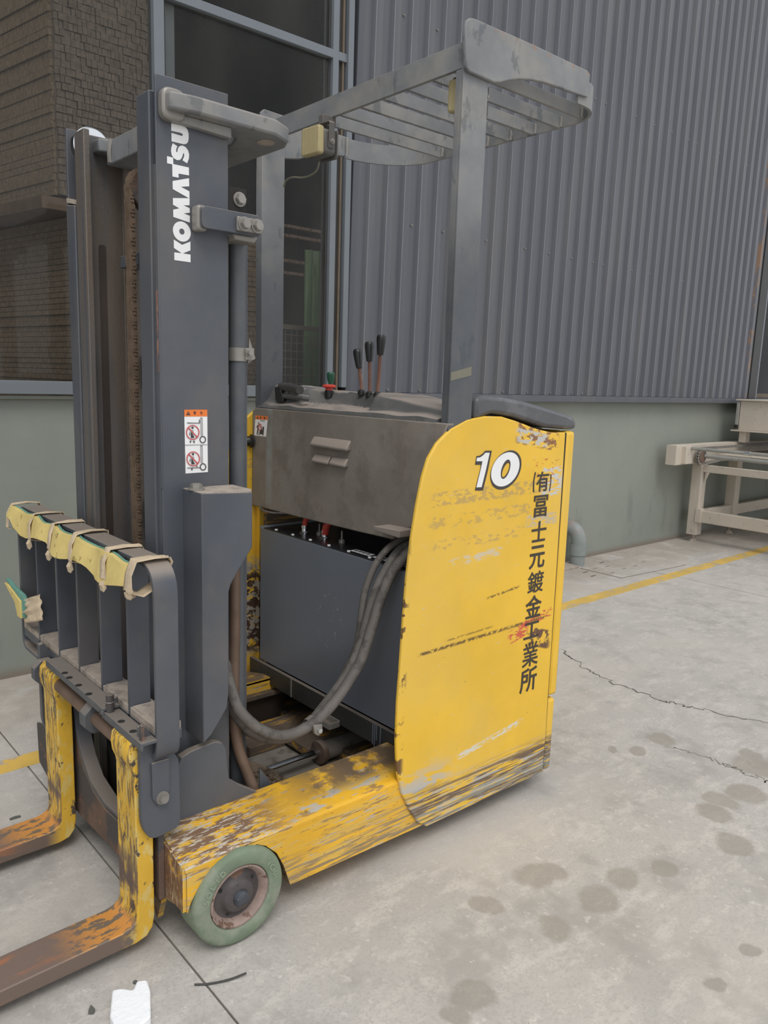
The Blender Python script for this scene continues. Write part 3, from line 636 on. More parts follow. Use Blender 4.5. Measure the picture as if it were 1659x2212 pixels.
# ---- top cap (arm rest)
cap = [(1.80, 1.382), (1.803, 1.452), (1.84, 1.459), (1.93, 1.455), (2.03, 1.444), (2.12, 1.428), (2.20, 1.413), (2.27, 1.400), (2.308, 1.390), (2.326, 1.372), (2.330, 1.345), (2.26, 1.347), (2.15, 1.355), (2.06, 1.375), (1.98, 1.392), (1.88, 1.402)]
part('top_cap', prism(B(), cap, 'Y', NY+.004, NY+.15), 'cap_plastic', bev=.014, smooth=60)
rc = B(); box(rc, (2.20, NY+.14, 1.31), (2.325, FY-.16, 1.40)); part('backrest_pad', rc, 'cap_plastic', bev=.02)
cap2 = part('top_cap', prism(B(), cap, 'Y', FY-.15, FY-.004), 'cap_plastic', bev=.014, smooth=60)
# ---- straddle legs with load wheels
LX0, LX1 = .822, 1.72
arch = PY(1.657, [(627, 1911), (613, 1870), (598, 1843), (574, 1827), (551, 1823), (519, 1831), (488, 1847), (457, 1874), (433, 1909), (413, 1949), (402, 1976)])
arch = [(x, z) for x, z in arch]
wc = (.973, .1345)
def leg(near):
    f = (lambda y: y) if near else mir
    Y = lambda y: f(y)
    b = B()
    side = [(LX1, .078), (LX1, .2605), (LX0+.004, .2605)]+[(LX0+.004, arch[-1][1])]+arch[::-1][1:]
    prism(b, side, 'Y', Y(1.657), Y(1.667))
    prof = [(1.6564, .2585), (1.6568, .2660), (1.663, .2715), (1.672, .2745), (1.785, .300), (1.832, .301), (1.832, .288), (1.785, .287), (1.676, .262), (1.667, .2585)]
    prism(b, [(Y(y), z) for y, z in prof], 'X', LX0, LX1)
    box(b, (LX0, min(Y(1.820), Y(1.832)), .09), (LX1, max(Y(1.820), Y(1.832)), .295))
    box(b, (1.15, min(Y(1.667), Y(1.82)), .085), (LX1, max(Y(1.667), Y(1.82)), .10))
    box(b, (1.145, min(Y(1.667), Y(1.82)), .085), (1.157, max(Y(1.667), Y(1.82)), .27))
    fp = [(1.660, .150), (1.660, .272), (1.790, .297), (1.832, .297), (1.832, .070), (1.812, .045), (1.785, .115), (1.76, .135), (1.70, .15)]
    prism(b, [(Y(y), z) for y, z in fp], 'X', LX0-.006, LX0+.010)
    o = part('straddle_leg', b, 'leg_yellow', bev=0, smooth=40)
    # wheel
    s = 1 if near else -1
    wy = Y(1.638)
    w = part('load_wheel', lathe(B(), [(.020, .012), (.02, .09), (0, .09)], (wc[0], wy, wc[1]), (0, s, 0), 24), 'hub_dark')
    R = .132
    obj('tyre', lathe(B(), [(.086, .014), (.090, .004), (.098, 0), (.122, .001), (.1275, .003), (.132, .008), (.1345, .015), (.1345, .088), (.128, .098), (.086, .100)], (wc[0], wy, wc[1]), (0, s, 0), 64), 'tyre_green', w, smooth=30)
    obj('rim', lathe(B(), [(.0875, .013), (.0865, .007), (.082, .006), (.078, .009), (.068, .026), (.066, .032), (.0875, .034)], (wc[0], wy, wc[1]), (0, s, 0), 64), 'rim_paint', w, smooth=30)
    obj('wheel_disc', lathe(B(), [(.067, .026), (.060, .028), (.048, .022), (.044, .012), (.040, .009), (.030, .006), (.022, .005), (.0215, .009), (0, .010)], (wc[0], wy, wc[1]), (0, s, 0), 64), 'hub_dark', w, smooth=50)
    obj('grease_cap', lathe(B(), [(.0215, .006), (.020, -.006), (.016, -.010), (0, -.011)], (wc[0], wy, wc[1]), (0, s, 0), 32), 'hub_grease', w, smooth=50)
    for a in (.55, 2.62, 4.2):
        c = Vector((wc[0]+.055*math.cos(a), wy+s*.0255, wc[1]+.055*math.sin(a)))
        obj('lug_hole', cyl(B(), c, c-Vector((0, s*.002, 0)), .0055, seg=14), 'shadow_dark', w)
    for i in range(4): # bolts round the hub are worn flat: small studs
        a = .2+i*math.pi/2; c = Vector((wc[0]+.036*math.cos(a), wy+s*.009, wc[1]+.036*math.sin(a)))
        obj('stud', cyl(B(), c, c-Vector((0, s*.002, 0)), .003, seg=8), 'hub_dark', w)
    if near:
        for k, chx in enumerate('SOLID'):
            a = math.radians(163-k*10.5); c = (wc[0]+.107*math.cos(a), wy-.0006, wc[1]+.107*math.sin(a))
            xa = (math.sin(a), 0, -math.cos(a)); ya = (math.cos(a), 0, math.sin(a))
            text('tyre_letter', chx, .021, 'tyre_letter', w, c, xa, ya, offset=.0006, thick=.0009)
        for k, chx in enumerate('ИICHH'[1:]):
            a = math.radians(38-k*9); c = (wc[0]+.107*math.cos(a), wy-.0006, wc[1]+.107*math.sin(a))
            text('tyre_letter', chx, .02, 'tyre_letter', w, c, (math.sin(a), 0, -math.cos(a)), (math.cos(a), 0, math.sin(a)), offset=.0006, thick=.0009)
    return o
leg(True); leg(False)
part('leg_bumper', prism(B(), rnd([(2.60, .06), (2.66, .09), (2.755, .115), (2.762, .262), (2.66, .29), (2.60, .29)], .01), 'X', .808, .815), 'rust_metal', bev=.002)
# inner rails for the mast carriage, floor of the bay, reach cylinder
for s in (0, 1):
    f = (lambda y: y) if s == 0 else mir
    r = B(); y0, y1 = sorted((f(1.832), f(1.862)))
    for za, zb in ((.085, .10), (.235, .25)): box(r, (1.12, y0, za), (2.0, y1, zb))
    if s: box(r, (1.25, f(1.95), .075), (2.0, f(1.832), .095))
    part('mast_rail', r, 'under_brown', smooth=0)
lw = B(); prism(lw, [(2.50, .07), (2.50, .15), (2.46, .155), (2.42, .12), (2.38, .12), (2.38, .07)], 'X', 1.45, 2.1); part('floor_rail', lw, 'under_brown', bev=.002)
bp_ = B(); prism(bp_, [(1.16, 1.88), (1.62, 1.88), (1.62, 2.05), (1.74, 2.05), (1.78, 1.88), (1.95, 1.88), (1.95, 2.38), (1.16, 2.38)], 'Z', .070, .085); part('bay_plate', bp_, 'plate_grey', bev=.002)
gs = B(); prism(gs, [(1.60, 2.22), (1.60, 2.38), (1.68, 2.44), (1.95, 2.44), (1.95, 2.22)], 'Z', .10, .135); part('cylinder_bracket', gs, 'under_brown', bev=.003)
part('reach_cylinder', cyl(B(), (1.625, 2.175, .135), (2.1, 2.175, .135), .035, seg=28), 'plate_grey', bev=.002)
part('cylinder_gland', cyl(B(), (1.612, 2.175, .135), (1.635, 2.175, .135), .044, seg=28), 'rust_metal', bev=.002)
part('piston_rod', cyl(B(), (1.05, 2.175, .135), (1.62, 2.175, .135), .015, seg=28), 'chrome')
# ---- battery in its bay
bt_ = part('battery', box(B(), (1.662, 1.70, .345), (2.08, 2.655, .895)), 'battery_paint', bev=.002)
lid = obj('lid', box(B(), (1.664, 1.702, .8955), (2.07, 2.653, .9005)), 'black_gloss', bt_, .001)
obj('lid_edge', box(B(), (1.66, 2.63, .893), (2.0, 2.658, .903)), 'frame_alu', bt_, .001)
for i in range(8):
    y = 2.56-.115*i; obj('lid_screw', cyl(B(), (1.675, y, .900), (1.675, y, .904), .006, seg=12), 'decal_white', bt_)
for px0, py0, L in ((1.69, 2.06, .10), (1.69, 1.93, .12), (1.69, 1.79, .13)):
    o = obj('label_plate', box(B(), (px0, py0-L/2, .9006), (px0+.03, py0+L/2, .9012)), 'decal_white', bt_, 0, 0)
    for j in range(4):
        obj('label_mark', box(B(), (px0+.006, py0-L/2+.012+j*L/4.6, .9012), (px0+.024, py0-L/2+.012+j*L/4.6+L/7, .9015)), 'decal_dark', bt_, 0, 0)
for (cx_, cy_, pts, r) in ((1.74, 2.46, [(1.74, 2.46, .915), (1.745, 2.455, .955), (1.77, 2.42, .975), (1.82, 2.38, .98)], .010), (1.745, 2.335, [(1.745, 2.335, .915), (1.75, 2.325, .955), (1.78, 2.30, .985), (1.84, 2.27, .995)], .0135)):
    t = obj('terminal', lathe(B(), [(0, 0), (.019, 0), (.019, .004), (.012, .006), (.011, .018), (.013, .020), (.013, .030), (0, .030)], (cx_, cy_, .90), (0, 0, 1), 24), 'chrome', bt_)
    obj('battery_cable', tube(B(), pts, r, 12), 'red_plastic', bt_)
for cy_, cx_ in ((2.39, 1.76), (2.23, 1.745)):
    obj('vent_cap', lathe(B(), [(0, 0), (.012, 0), (.010, .012), (.004, .014), (.003, .045), (0, .045)], (cx_, cy_, .90), (0, 0, 1), 16), 'bolt_steel', bt_)
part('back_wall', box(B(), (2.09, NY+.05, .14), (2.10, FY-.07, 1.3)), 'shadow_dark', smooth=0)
for i, pts in enumerate(([(1.80, 1.75, .95), (1.82, 2.0, .935), (1.80, 2.2, .965), (1.9, 2.35, .98)], [(1.84, 1.78, .97), (1.78, 1.95, .945), (1.85, 2.1, .96), (1.95, 2.2, 1.0)], [(1.76, 1.74, .98), (1.8, 1.9, .96), (1.78, 2.05, .99), (1.9, 2.1, 1.02)])):
    part('cable', tube(B(), pts, .009, 8), 'black_plastic')
part('cable', tube(B(), [(1.70, 2.70, .985), (1.665, 2.66, .972), (1.665, 2.58, .968), (1.70, 2.50, .975), (1.80, 2.45, .98)], .004, 8), 'hose_rubber')
tb = part('battery_tray', prism(B(), [(1.645, .268), (1.645, .342), (1.661, .342), (1.661, .276), (2.1, .276), (2.1, .268)], 'Y', 1.70, 2.705), 'tray_black', bev=.001)
obj('weld_bead', box(B(), (1.6435, 2.395, .268), (1.6465, 2.403, .342)), 'clamp_steel', tb, 0, 0)
for y, d in ((1.905, .075), (1.885, .055), (1.865, .07), (1.895, .11)):
    obj('paint_drip', tube(B(), [(1.644, y, .342), (1.6435, y, .342-d*.5), (1.6435, y, .342-d)], .0022, 8, 3), 'battery_paint', tb)
hb = B(); ring(hb, rrect(1.595, 2.085, 1.645, 2.165, .006, 2), rrect(1.601, 2.092, 1.640, 2.158, .004, 2), 'Z', .262, .284); part('tray_socket', hb, 'clamp_steel', bev=.001)
box_ = B(); prism(box_, [(1.600, 2.09), (1.64, 2.09), (1.64, 2.16), (1.600, 2.16)], 'Z', .258, .264); part('socket_floor', box_, 'rust_metal', bev=.001)
# ---- grey front cover with moulded handles
FX = 1.678
c0 = PX(FX, [(549, 880), (967, 915), (893, 1140), (850, 1141), (849, 1166), (770, 1148), (640, 1116), (543, 1091), (545, 985)])
cv = part('front_cover', prism(B(), c0, 'X', FX, FX+.03), 'cover_plastic', bev=.004)
part('cover_side', box(B(), (FX+.002, 2.735, .98), (2.0, 2.745, 1.36)), 'cover_plastic', smooth=0)
def wedge(y0, y1, z0, z1, d, name='moulded_handle'):
    b = B(); prism(b, [(FX+.001, z1), (FX-d*.35, z1-.006), (FX-d, z0+.010), (FX-d*.9, z0), (FX+.001, z0+.004)], 'Y', y0, y1); return obj(name, b, 'moulding', cv, .004, 40)
wedge(2.105, 2.318, 1.250, 1.289, .022); wedge(2.215, 2.311, 1.192, 1.226, .02); wedge(2.117, 2.205, 1.192, 1.226, .02)
obj('stop_knob', lathe(B(), [(0, 0), (.026, 0), (.028, .006), (.020, .012), (.020, .03), (.018, .034), (0, .035)], (FX-.002, 2.742, 1.236), (-1, .3, 0), 24), 'black_plastic', cv)
obj('stop_knob', lathe(B(), [(0, 0), (.014, 0), (.014, .020), (0, .022)], (1.665, 1.675, 1.262), (-1, -.2, 0), 20), 'black_plastic', cv)
lt = B(); prism(lt, rnd([(1.775, 1.035), (1.90, 1.03), (1.895, 1.018), (1.775, 1.012)], .003), 'X', 1.615, 1.70); obj('hose_latch', lt, 'moulding', cv, .004)
# warning label on the cover
wl = obj('warning_label', prism(B(), PX(FX-.0008, [(552, 897.5), (578.5, 899.5), (574.5, 943.5), (549, 940.5)]), 'X', FX-.0008, FX-.0002), 'decal_white', cv, 0, 0); lab(wl, 'small orange and white warning label')
obj('label_header', prism(B(), PX(FX-.0012, [(552.3, 897.3), (578.5, 899.3), (577.7, 907.2), (551.5, 905.6)]), 'X', FX-.0012, FX-.0008), 'decal_orange', cv, 0, 0)
def lab_px(outs, X, m, name='label_print'): return [obj(name, prism(B(), PX(X, o), 'X', X, X+.0003), m, cv, 0, 0) for o in outs]
def circ(cx, cy, rx, ry, n=24): return [(cx+rx*math.cos(2*math.pi*i/n), cy+ry*math.sin(2*math.pi*i/n)) for i in range(n)]
lab_px([[(554.5, 904.2), (556.5, 899.6), (558.3, 904.5)], [(562, 900.3), (564.2, 900.4), (563.9, 904.9), (561.8, 904.8)], [(570, 901), (573, 901.2), (572.6, 905.6), (569.8, 905.3)]], FX-.0016, 'decal_dark')
lab_px([[(567.3, 921.5), (570.5, 922), (568.6, 941.5), (566.8, 940.2), (567, 938.2), (561.6, 937.7), (561.3, 940.2), (560, 940), (561, 928), (566.7, 928)], circ(558.5, 914, 1.1, 1.9), [(556.7, 917.5), (558.6, 918.2), (558, 928), (558.2, 939.8), (556.9, 939.6), (556.6, 931), (555.2, 939), (554, 938.8), (556, 927), (556.1, 920.5), (553.6, 924), (553, 923.3)], [(562, 908), (571.8, 908.9), (571.7, 910), (561.9, 909)]], FX-.0016, 'decal_dark')
rb = B(); ring(rb, PX(FX, circ(562.4, 922.6, 3.9, 7.5)), PX(FX, circ(562.4, 922.6, 2.9, 5.8)), 'X', FX-.0021, FX-.0017); obj('label_print', rb, 'decal_red', cv, 0, 0)
lab_px([[(559.4, 918), (560.4, 917), (565.6, 926.8), (564.6, 928)]], FX-.0021, 'decal_red')
# ---- moulded console
bm = B(); nx, ny = 26, 90; G = []
def cons(x, y):
    t = (x-1.686)/.26; e = min(1, max(0, t*6)); m_ = max(0, 1-((y-2.28)/.21)**2)**.5
    k_ = min(1, max(0, (t-.10-.42*m_)/.16)); k_ = k_*k_*(3-2*k_); z = 1.386+.012*e+.050*k_
    yl = (y-2.195)/.52
    z += -.018*yl*(-1 if 0 else 1)*0
    z += .014*math.exp(-((y-2.68)/.04)**2)*e+.008*math.exp(-((y-2.50)/.03)**2-((t-.35)/.3)**2)
    z -= .032*max(0, min(1, (2.05-y)/.32))*k_
    z += .006*noise.noise(Vector((x*14, y*9, 0)))
    return z
for i in range(nx+1):
    row = []
    for j in range(ny+1):
        x = 1.686+.26*i/nx; y = 1.70+(2.715-1.70)*j/ny; row.append(bm.verts.new((x, y, cons(x, y))))
    G.append(row)
for i in range(nx):
    for j in range(ny): bm.faces.new((G[i][j], G[i+1][j], G[i+1][j+1], G[i][j+1]))
bd = [G[i][0] for i in range(nx+1)]+[G[nx][j] for j in range(1, ny+1)]+[G[i][ny] for i in range(nx-1, -1, -1)]+[G[0][j] for j in range(ny-1, 0, -1)]
lo = [bm.verts.new((v.co.x-(.006 if v.co.x < 1.69 else 0), v.co.y, 1.374)) for v in bd]
for i in range(len(bd)): k = (i+1) % len(bd); bm.faces.new((bd[i], bd[k], lo[k], lo[i]))
bm.faces.new(lo)
part('console', bm, 'console_plastic', smooth=40)
def lever(base, top, knob, name, kc='black_plastic'):
    b = Vector(base); t = Vector(top); d = (t-b)
    l = part(name, tube(B(), [b, b+d*.35+Vector((.004, .003, 0)), t], .0062, 10, 5), 'lever_brown')
    k = (t-b).normalized(); obj('lever_knob', lathe(B(), [(0, -.006), (.011, -.004), (.013, .010), (.017, .048), (.0165, .060), (.012, .066), (0, .067)], t-k*.012, k, 20), kc, l)
    obj('rubber_boot', lathe(B(), [(0, -.012), (.015, -.012), (.014, .002), (.008, .008), (0, .008)], b, (0, 0, 1), 16), 'black_plastic', l)
q = lambda x, y, X=1.85: P(x, y, 'X', X)
lever(q(781, 846), q(775, 786), 0, 'control_lever'); lever(q(798, 850), q(798, 771), 0, 'control_lever'); lever(q(815, 851), q(822, 757), 0, 'control_lever')
a_ = P(714, 842, 'X', 1.88)
kn = part('green_knob', lathe(B(), [(0, 0), (.008, 0), (.0085, .02), (.015, .045), (.016, .062), (.012, .068), (0, .069)], a_-Vector((0, 0, .0)), (0, 0, 1), 20), 'green_plastic')
a_ = P(711, 841, 'X', 1.82)
sb_ = part('stop_button', lathe(B(), [(0, 0), (.014, 0), (.014, .010), (.026, .014), (.027, .019), (.02, .024), (0, .025)], a_-Vector((0, 0, .006)), (0, 0, 1), 24), 'red_plastic')
obj('collar', cyl(B(), a_-Vector((0, 0, .03)), a_-Vector((0, 0, .004)), .017, seg=18), 'black_plastic', sb_)
h0 = P(608, 838, 'X', 1.73); h1 = P(648, 843, 'X', 1.70)
sh = part('steering_handle', tube(B(), [h0+Vector((0, 0, .006)), h0*.4+h1*.6+Vector((0, 0, .004)), h1], .0165, 16, 3), 'handle_grey')
obj('handle_base', prism(B(), rnd([(h0.y-.045, 1.40), (h0.y+.012, 1.40), (h0.y+.02, 1.455), (h0.y-.02, 1.457)], .006), 'X', h0.x-.02, h0.x+.02), 'black_plastic', sh, .005)
obj('handle_lip', tube(B(), [h0-Vector((0, 0, .03)), h1-Vector((-.0, .0, .026)), h1-Vector((-.02, .03, .03))], .011, 12, 3), 'console_plastic', sh)
# ---- overhead guard
G_ = part('overhead_guard', box(B(), (1.683, 1.652, 2.358), (1.696, 2.70, 2.425)), 'guard_paint', bev=.001)
def gp_(name, bm, bev=.0015, m='guard_paint'): return obj(name, bm, m, G_, bev, 35)
p1_ = B(); prism(p1_, [(1.683, 1.30), (1.783, 1.30), (1.785, 2.36), (1.683, 2.36)], 'Y', NY+.003, NY+.012); box(p1_, (1.6835, NY+.013, 1.30), (1.691, NY+.034, 2.357)); gp_('post', p1_)
p2_ = B(); prism(p2_, [(1.683, 1.30), (1.785, 1.30), (1.785, 2.40), (1.683, 2.40)], 'Y', 2.690, 2.702); box(p2_, (1.6835, 2.703, 1.30), (1.691, 2.732, 2.40)); gp_('post', p2_)
np_ = PY(NY, [(999, 62), (1002, 47), (1010, 41), (1018, 42), (1030, 47), (1150, 100), (1263, 154), (1269, 163), (1264, 212), (1230, 201), (1200, 190), (1170, 180), (1140, 174), (1115, 173), (1095, 175), (1075, 180), (1062, 180), (1010, 157), (1001, 148)])
gp_('side_plate', prism(B(), np_, 'Y', NY-.011, NY+.002), .003)
fp_ = [(1.683, 2.47), (1.70, 2.485), (2.095, 2.468), (2.095, 2.393), (2.00, 2.385), (1.93, 2.365), (1.86, 2.338), (1.80, 2.328), (1.683, 2.328)]
gp_('side_plate', prism(B(), fp_, 'Y', 2.702, 2.714), .003)
# rear hoop: flat bar bent round
hx = 2.37; path = [(2.235, NY-.002)]+[(2.235+.0, NY-.002)]
cor = []
for i in range(13):
    a = -math.pi/2+math.pi/2*i/12; cor.append((hx-.135+.135*math.cos(a), NY-.002+.14+.14*math.sin(a)))
for i in range(15):
    a = math.pi/2*i/14; cor.append((hx-.27+.27*math.cos(a), 2.706-.22+.22*math.sin(a)))
cor = [(2.20, NY-.002)]+cor+[(2.085, 2.706)]
bm = B(); prv = None
for i, p in enumerate(cor):
    a = Vector(cor[max(i-1, 0)]); c = Vector(cor[min(i+1, len(cor)-1)]); d = (c-a).normalized(); n = Vector((-d.y, d.x)); p = Vector(p)
    cur = [bm.verts.new((*(p+n*w), z)) for w, z in ((-.001, 2.385), (-.001, 2.462), (.009, 2.462), (.009, 2.385))]
    if prv:
        for k in range(4): bm.faces.new((prv[k], prv[(k+1) % 4], cur[(k+1) % 4], cur[k]))
    else: bm.faces.new(cur)
    prv = cur
bm.faces.new(prv[::-1]); gp_('rear_hoop', bm, 0)
gp_('weld', tube(B(), [(2.092, 2.700, 2.392), (2.092, 2.699, 2.43), (2.092, 2.700, 2.465)], .006, 8), 0, 'bolt_steel')
for i in range(7):
    y = 2.405-.1135*i; xe = hx-.006 if 1 < 6 else hx
    if i == 6: xe = 2.325
    if i == 0: xe = 2.345
    gp_('roof_bar', box(B(), (1.695, y-.006, 2.383), (xe, y+.006, 2.423)), .001)
    gp_('bar_weld', tube(B(), [(xe-.004, y-.008, 2.386), (xe-.003, y-.009, 2.405), (xe-.004, y-.008, 2.421)], .006, 8), 0, 'bolt_steel')
tp = B(); prism(tp, [(1.684, 1.500), (1.772, 1.518), (1.772, 1.545), (1.684, 1.525)], 'Y', NY+.0018, NY+.0026); gp_('adhesive_tape', tp, 0, 'tape_clear')
# lamps
def lamp(c, yaw, name='work_lamp'):
    L = obj(name, box(B(), (-.03, -.043, -.04), (.03, .043, .04)), 'lamp_body', T, .012, 40)
    L.location = Vector(c)-org(T); ORG[L.name] = Vector((0, 0, 0)); L.rotation_euler = (0, 0, yaw)
    def sub(n, b, m, bev=0):
        o = obj(n, b, m, None, bev, 40); cc = ORG[o.name]; o.parent = L; o.location = cc; return o
    sub('lens', prism(B(), rrect(-.047, -.045, .047, .045, .012), 'X', -.052, -.028), 'lens_amber', .006)
    bk = B(); prism(bk, [(-.045, -.02), (-.05, .055), (-.045, .06), (.045, .06), (.05, .055), (.045, -.02), (.048, -.02), (.0545, .057), (.047, .064), (-.047, .064), (-.0545, .057), (-.048, -.02)], 'X', -.012, .010)
    sub('bracket', bk, 'lamp_body', .001)
    b = B(); cyl(b, (0, -.048, 0), (0, -.056, 0), .009, seg=16); cyl(b, (0, -.056, 0), (0, -.060, 0), .005, seg=6); sub('pivot_bolt', b, 'bolt_steel')
    sub('back_edge', prism(B(), rrect(-.046, -.048, .046, .042, .010), 'X', .028, .033), 'lamp_body', .001)
    return L
l1 = lamp((1.652, 2.268, 2.268), math.radians(4)); lab(l1, 'front work lamp with dusty amber lens')
part('lamp_hanger', box(B(), (1.645, 2.255, 2.326), (1.70, 2.28, 2.36)), 'lamp_body', bev=.002)
l2 = lamp((1.775, 1.712, 2.31), math.radians(20)); part('lamp_hanger', box(B(), (1.765, 1.702, 2.37), (1.785, 1.722, 2.42)), 'lamp_body', bev=.002)
w0 = [P(690, 348, 'X', 1.665), P(684, 368, 'X', 1.665), P(668, 380, 'X', 1.665), P(650, 384, 'X', 1.665), P(632, 383, 'X', 1.67), P(618, 390, 'X', 1.675), P(613, 403, 'X', 1.68)]
part('lamp_wire', tube(B(), w0, .0032, 8), 'tape_clear')
# ---- writing on the near panel
DY = NY-.0007
def deco(name, outs_px, m, y=DY, par=None):
    outs = [[(q.x, q.z) for q in (P(a, b, 'Y', y) for a, b in o)] for o in outs_px]
    cu = bpy.data.curves.new(name, 'CURVE'); cu.dimensions = '2D'; cu.fill_mode = 'BOTH'; cu.extrude = .0003
    for pts in outs:
        sp = cu.splines.new('POLY'); sp.points.add(len(pts)-1); sp.use_cyclic_u = True
        for qq, p in zip(sp.points, pts): qq.co = (p[0], p[1], 0, 1)
    return from_curve(name, cu, m, par or pn, (0, y, 0), XA, ZA)
S10 = lambda L: [(1010+a/12.76, 950+b/12.76) for a, b in L]
one_b = rnd([(205, 690), (245, 452), (330, 440), (420, 380), (490, 300), (670, 300), (560, 850), (425, 1395), (200, 1400), (345, 830), (365, 690)], 12, 3)
one_w = rnd([(242, 592), (262, 496), (350, 485), (430, 430), (496, 358), (610, 358), (500, 850), (385, 1305), (242, 1312), (355, 850), (412, 592)], 4, 2)
def ell(cx, cy, rx, ry, sh, n=40): return [(cx+rx*math.cos(t)-sh*ry*math.sin(t), cy+ry*math.sin(t)) for t in [2*math.pi*i/n for i in range(n)]]
zb = ell(1055, 832, 405, 542, .27); zbi = ell(1052, 832, 78, 196, .36)
zw = ell(1040, 815, 372, 474, .25); zwi = ell(1048, 812, 118, 268, .26)
deco('number_outline', [S10(one_b)], 'number_black'); deco('number_outline', [S10(zb), S10(zbi)], 'number_black')
deco('number', [S10(one_w)], 'decal_white', DY-.0007); deco('number', [S10(zw), S10(zwi)], 'decal_white', DY-.0007)
CJK = [('有', 1172.5, 1040, 28, 46), ('冨', 1168, 1093, 32, 50), ('士', 1164.5, 1148, 33, 47), ('元', 1160.5, 1203, 34, 52), ('鍍', 1157, 1257, 35, 49),
       ('金', 1152.5, 1310, 35, 51), ('工', 1148.5, 1361, 34, 44), ('業', 1146, 1413, 34, 55), ('所', 1141.5, 1468, 36, 54)]
for chx, cx_, cy_, w_px, h_px in CJK:
    c = P(cx_, cy_, 'Y', DY); wx = (P(cx_+w_px/2, cy_, 'Y', DY)-P(cx_-w_px/2, cy_, 'Y', DY)).length; hz = (P(cx_, cy_-h_px/2, 'Y', DY)-P(cx_, cy_+h_px/2, 'Y', DY)).length
    o = text('painted_character', chx, hz*1.02, 'decal_black', pn, c, XA, ZA, thick=.0003)
    bq = B(); k_ = hz*(.012 if chx in '鍍業' else .020)
    for sx__, sz__ in ((k_, 0), (-k_, 0), (0, k_*.8), (0, -k_*.8), (k_*.7, k_*.6), (-k_*.7, -k_*.6), (k_*.7, -k_*.6), (-k_*.7, k_*.6)):
        n0 = len(bq.verts); bq.from_mesh(o.data); bq.verts.ensure_lookup_table()
        for v in bq.verts[n0:]: v.co.x += sx__; v.co.z += sz__; v.co.y -= n0/max(1, len(o.data.vertices))*.00006
    bq.to_mesh(o.data); bq.free()
    d = o.dimensions if False else None
    vs = [v.co for v in o.data.vertices]; ww = max(v.x for v in vs)-min(v.x for v in vs); hh = max(v.z for v in vs)-min(v.z for v in vs)
    tw, th = wx*.95, hz*.93
    if chx == '工': th = hz*.78
    o.scale = (tw/max(ww, .001), 1, th/max(hh, .001)); o.location = Vector((c.x, DY, c.z))-org(pn)
deco('painted_character', [[(1155, 1021), (1158, 1019), (1154, 1042), (1154, 1063), (1151, 1063), (1151.5, 1040)]], 'decal_black')
deco('painted_character', [[(1189, 1024), (1191.5, 1025), (1190.5, 1044), (1188, 1061), (1186, 1061), (1189, 1042)]], 'decal_black')
# ------------------------------------------------------------------ mast
M_ = part('mast', box(B(), (.892, 1.900, .10), (1.087, 1.913, 2.203)), 'mast_paint', bev=.002); lab(M_, 'dark mast with white lettering and rusty lift chain')
def mp(name, bm, m='mast_paint', bev=.0015, smooth=35): return obj(name, bm, m, M_, bev, smooth)
b = B(); box(b, (.892, 1.913, .10), (.912, 1.965, 2.00)); box(b, (1.067, 1.913, .10), (1.087, 1.98, 2.203)); mp('channel_flange', b)
mp('edge_strip', prism(B(), [(.889, 1.2), (.889, 2.198), (.894, 2.2), (.894, 1.2)], 'Y', 1.899, 1.906), 'mast_paint')
mp('rust_streak', box(B(), (.8875, 1.903, 1.50), (.889, 1.909, 1.70)), 'rust_streak', 0)
# near inner channel
def cch(y_web, s, x0=.885, x1=1.035, z1=2.172, z0=.12):   # C opening towards the middle of the mast; s = direction towards the middle
    b = B(); prf = [(x0, y_web-s*.0), (x1, y_web), (x1, y_web+s*.072), (x1-.022, y_web+s*.072), (x1-.026, y_web+s*.02), (x0+.024, y_web+s*.02), (x0+.018, y_web+s*.072), (x0, y_web+s*.072)]
    prism(b, prf, 'Z', z0, z1); return b
mp('inner_channel', cch(1.928, 1), 'mast_paint', .003)
# far outer channel with cut-back flange
b = B(); box(b, (.892, 2.508, .10), (1.087, 2.522, 2.203)); box(b, (1.067, 2.45, .10), (1.087, 2.508, 2.203)); mp('outer_channel', b)
mp('front_flange', prism(B(), [(2.44, .10), (2.508, .10), (2.508, 1.985), (2.44, 1.975)], 'X', .884, .912), bev=.003)
mp('flange_rib', box(B(), (.8825, 2.455, .12), (.8845, 2.470, 1.96)), 'mast_paint', 0)
mp('dust_ledge', prism(B(), [(2.442, 1.978), (2.508, 1.992), (2.508, 2.005), (2.442, 1.986)], 'X', .886, .912), 'dusty_top', 0)
ic = mp('inner_channel', cch(2.428, -1, .885, 1.045), 'mast_inner', .003)
mp('channel_rib', box(B(), (.8835, 2.37, .14), (.8855, 2.380, 2.16)), 'mast_paint', 0)
mp('roller_groove', prism(B(), rrect(.940, .30, .962, 1.868, .008), 'Y', 2.4065, 2.408), 'groove_brown', 0)
mp('rear_bead', cyl(B(), (1.022, 2.375, .15), (1.022, 2.375, 2.14), .016, seg=16), 'mast_inner', 0)
mp('mast_roller', lathe(B(), [(0, 0), (.05, 0), (.055, .006), (.055, .030), (.05, .034), (0, .034)], (.945, 2.442, 2.150), (0, 1, 0), 40), 'chrome', 0)
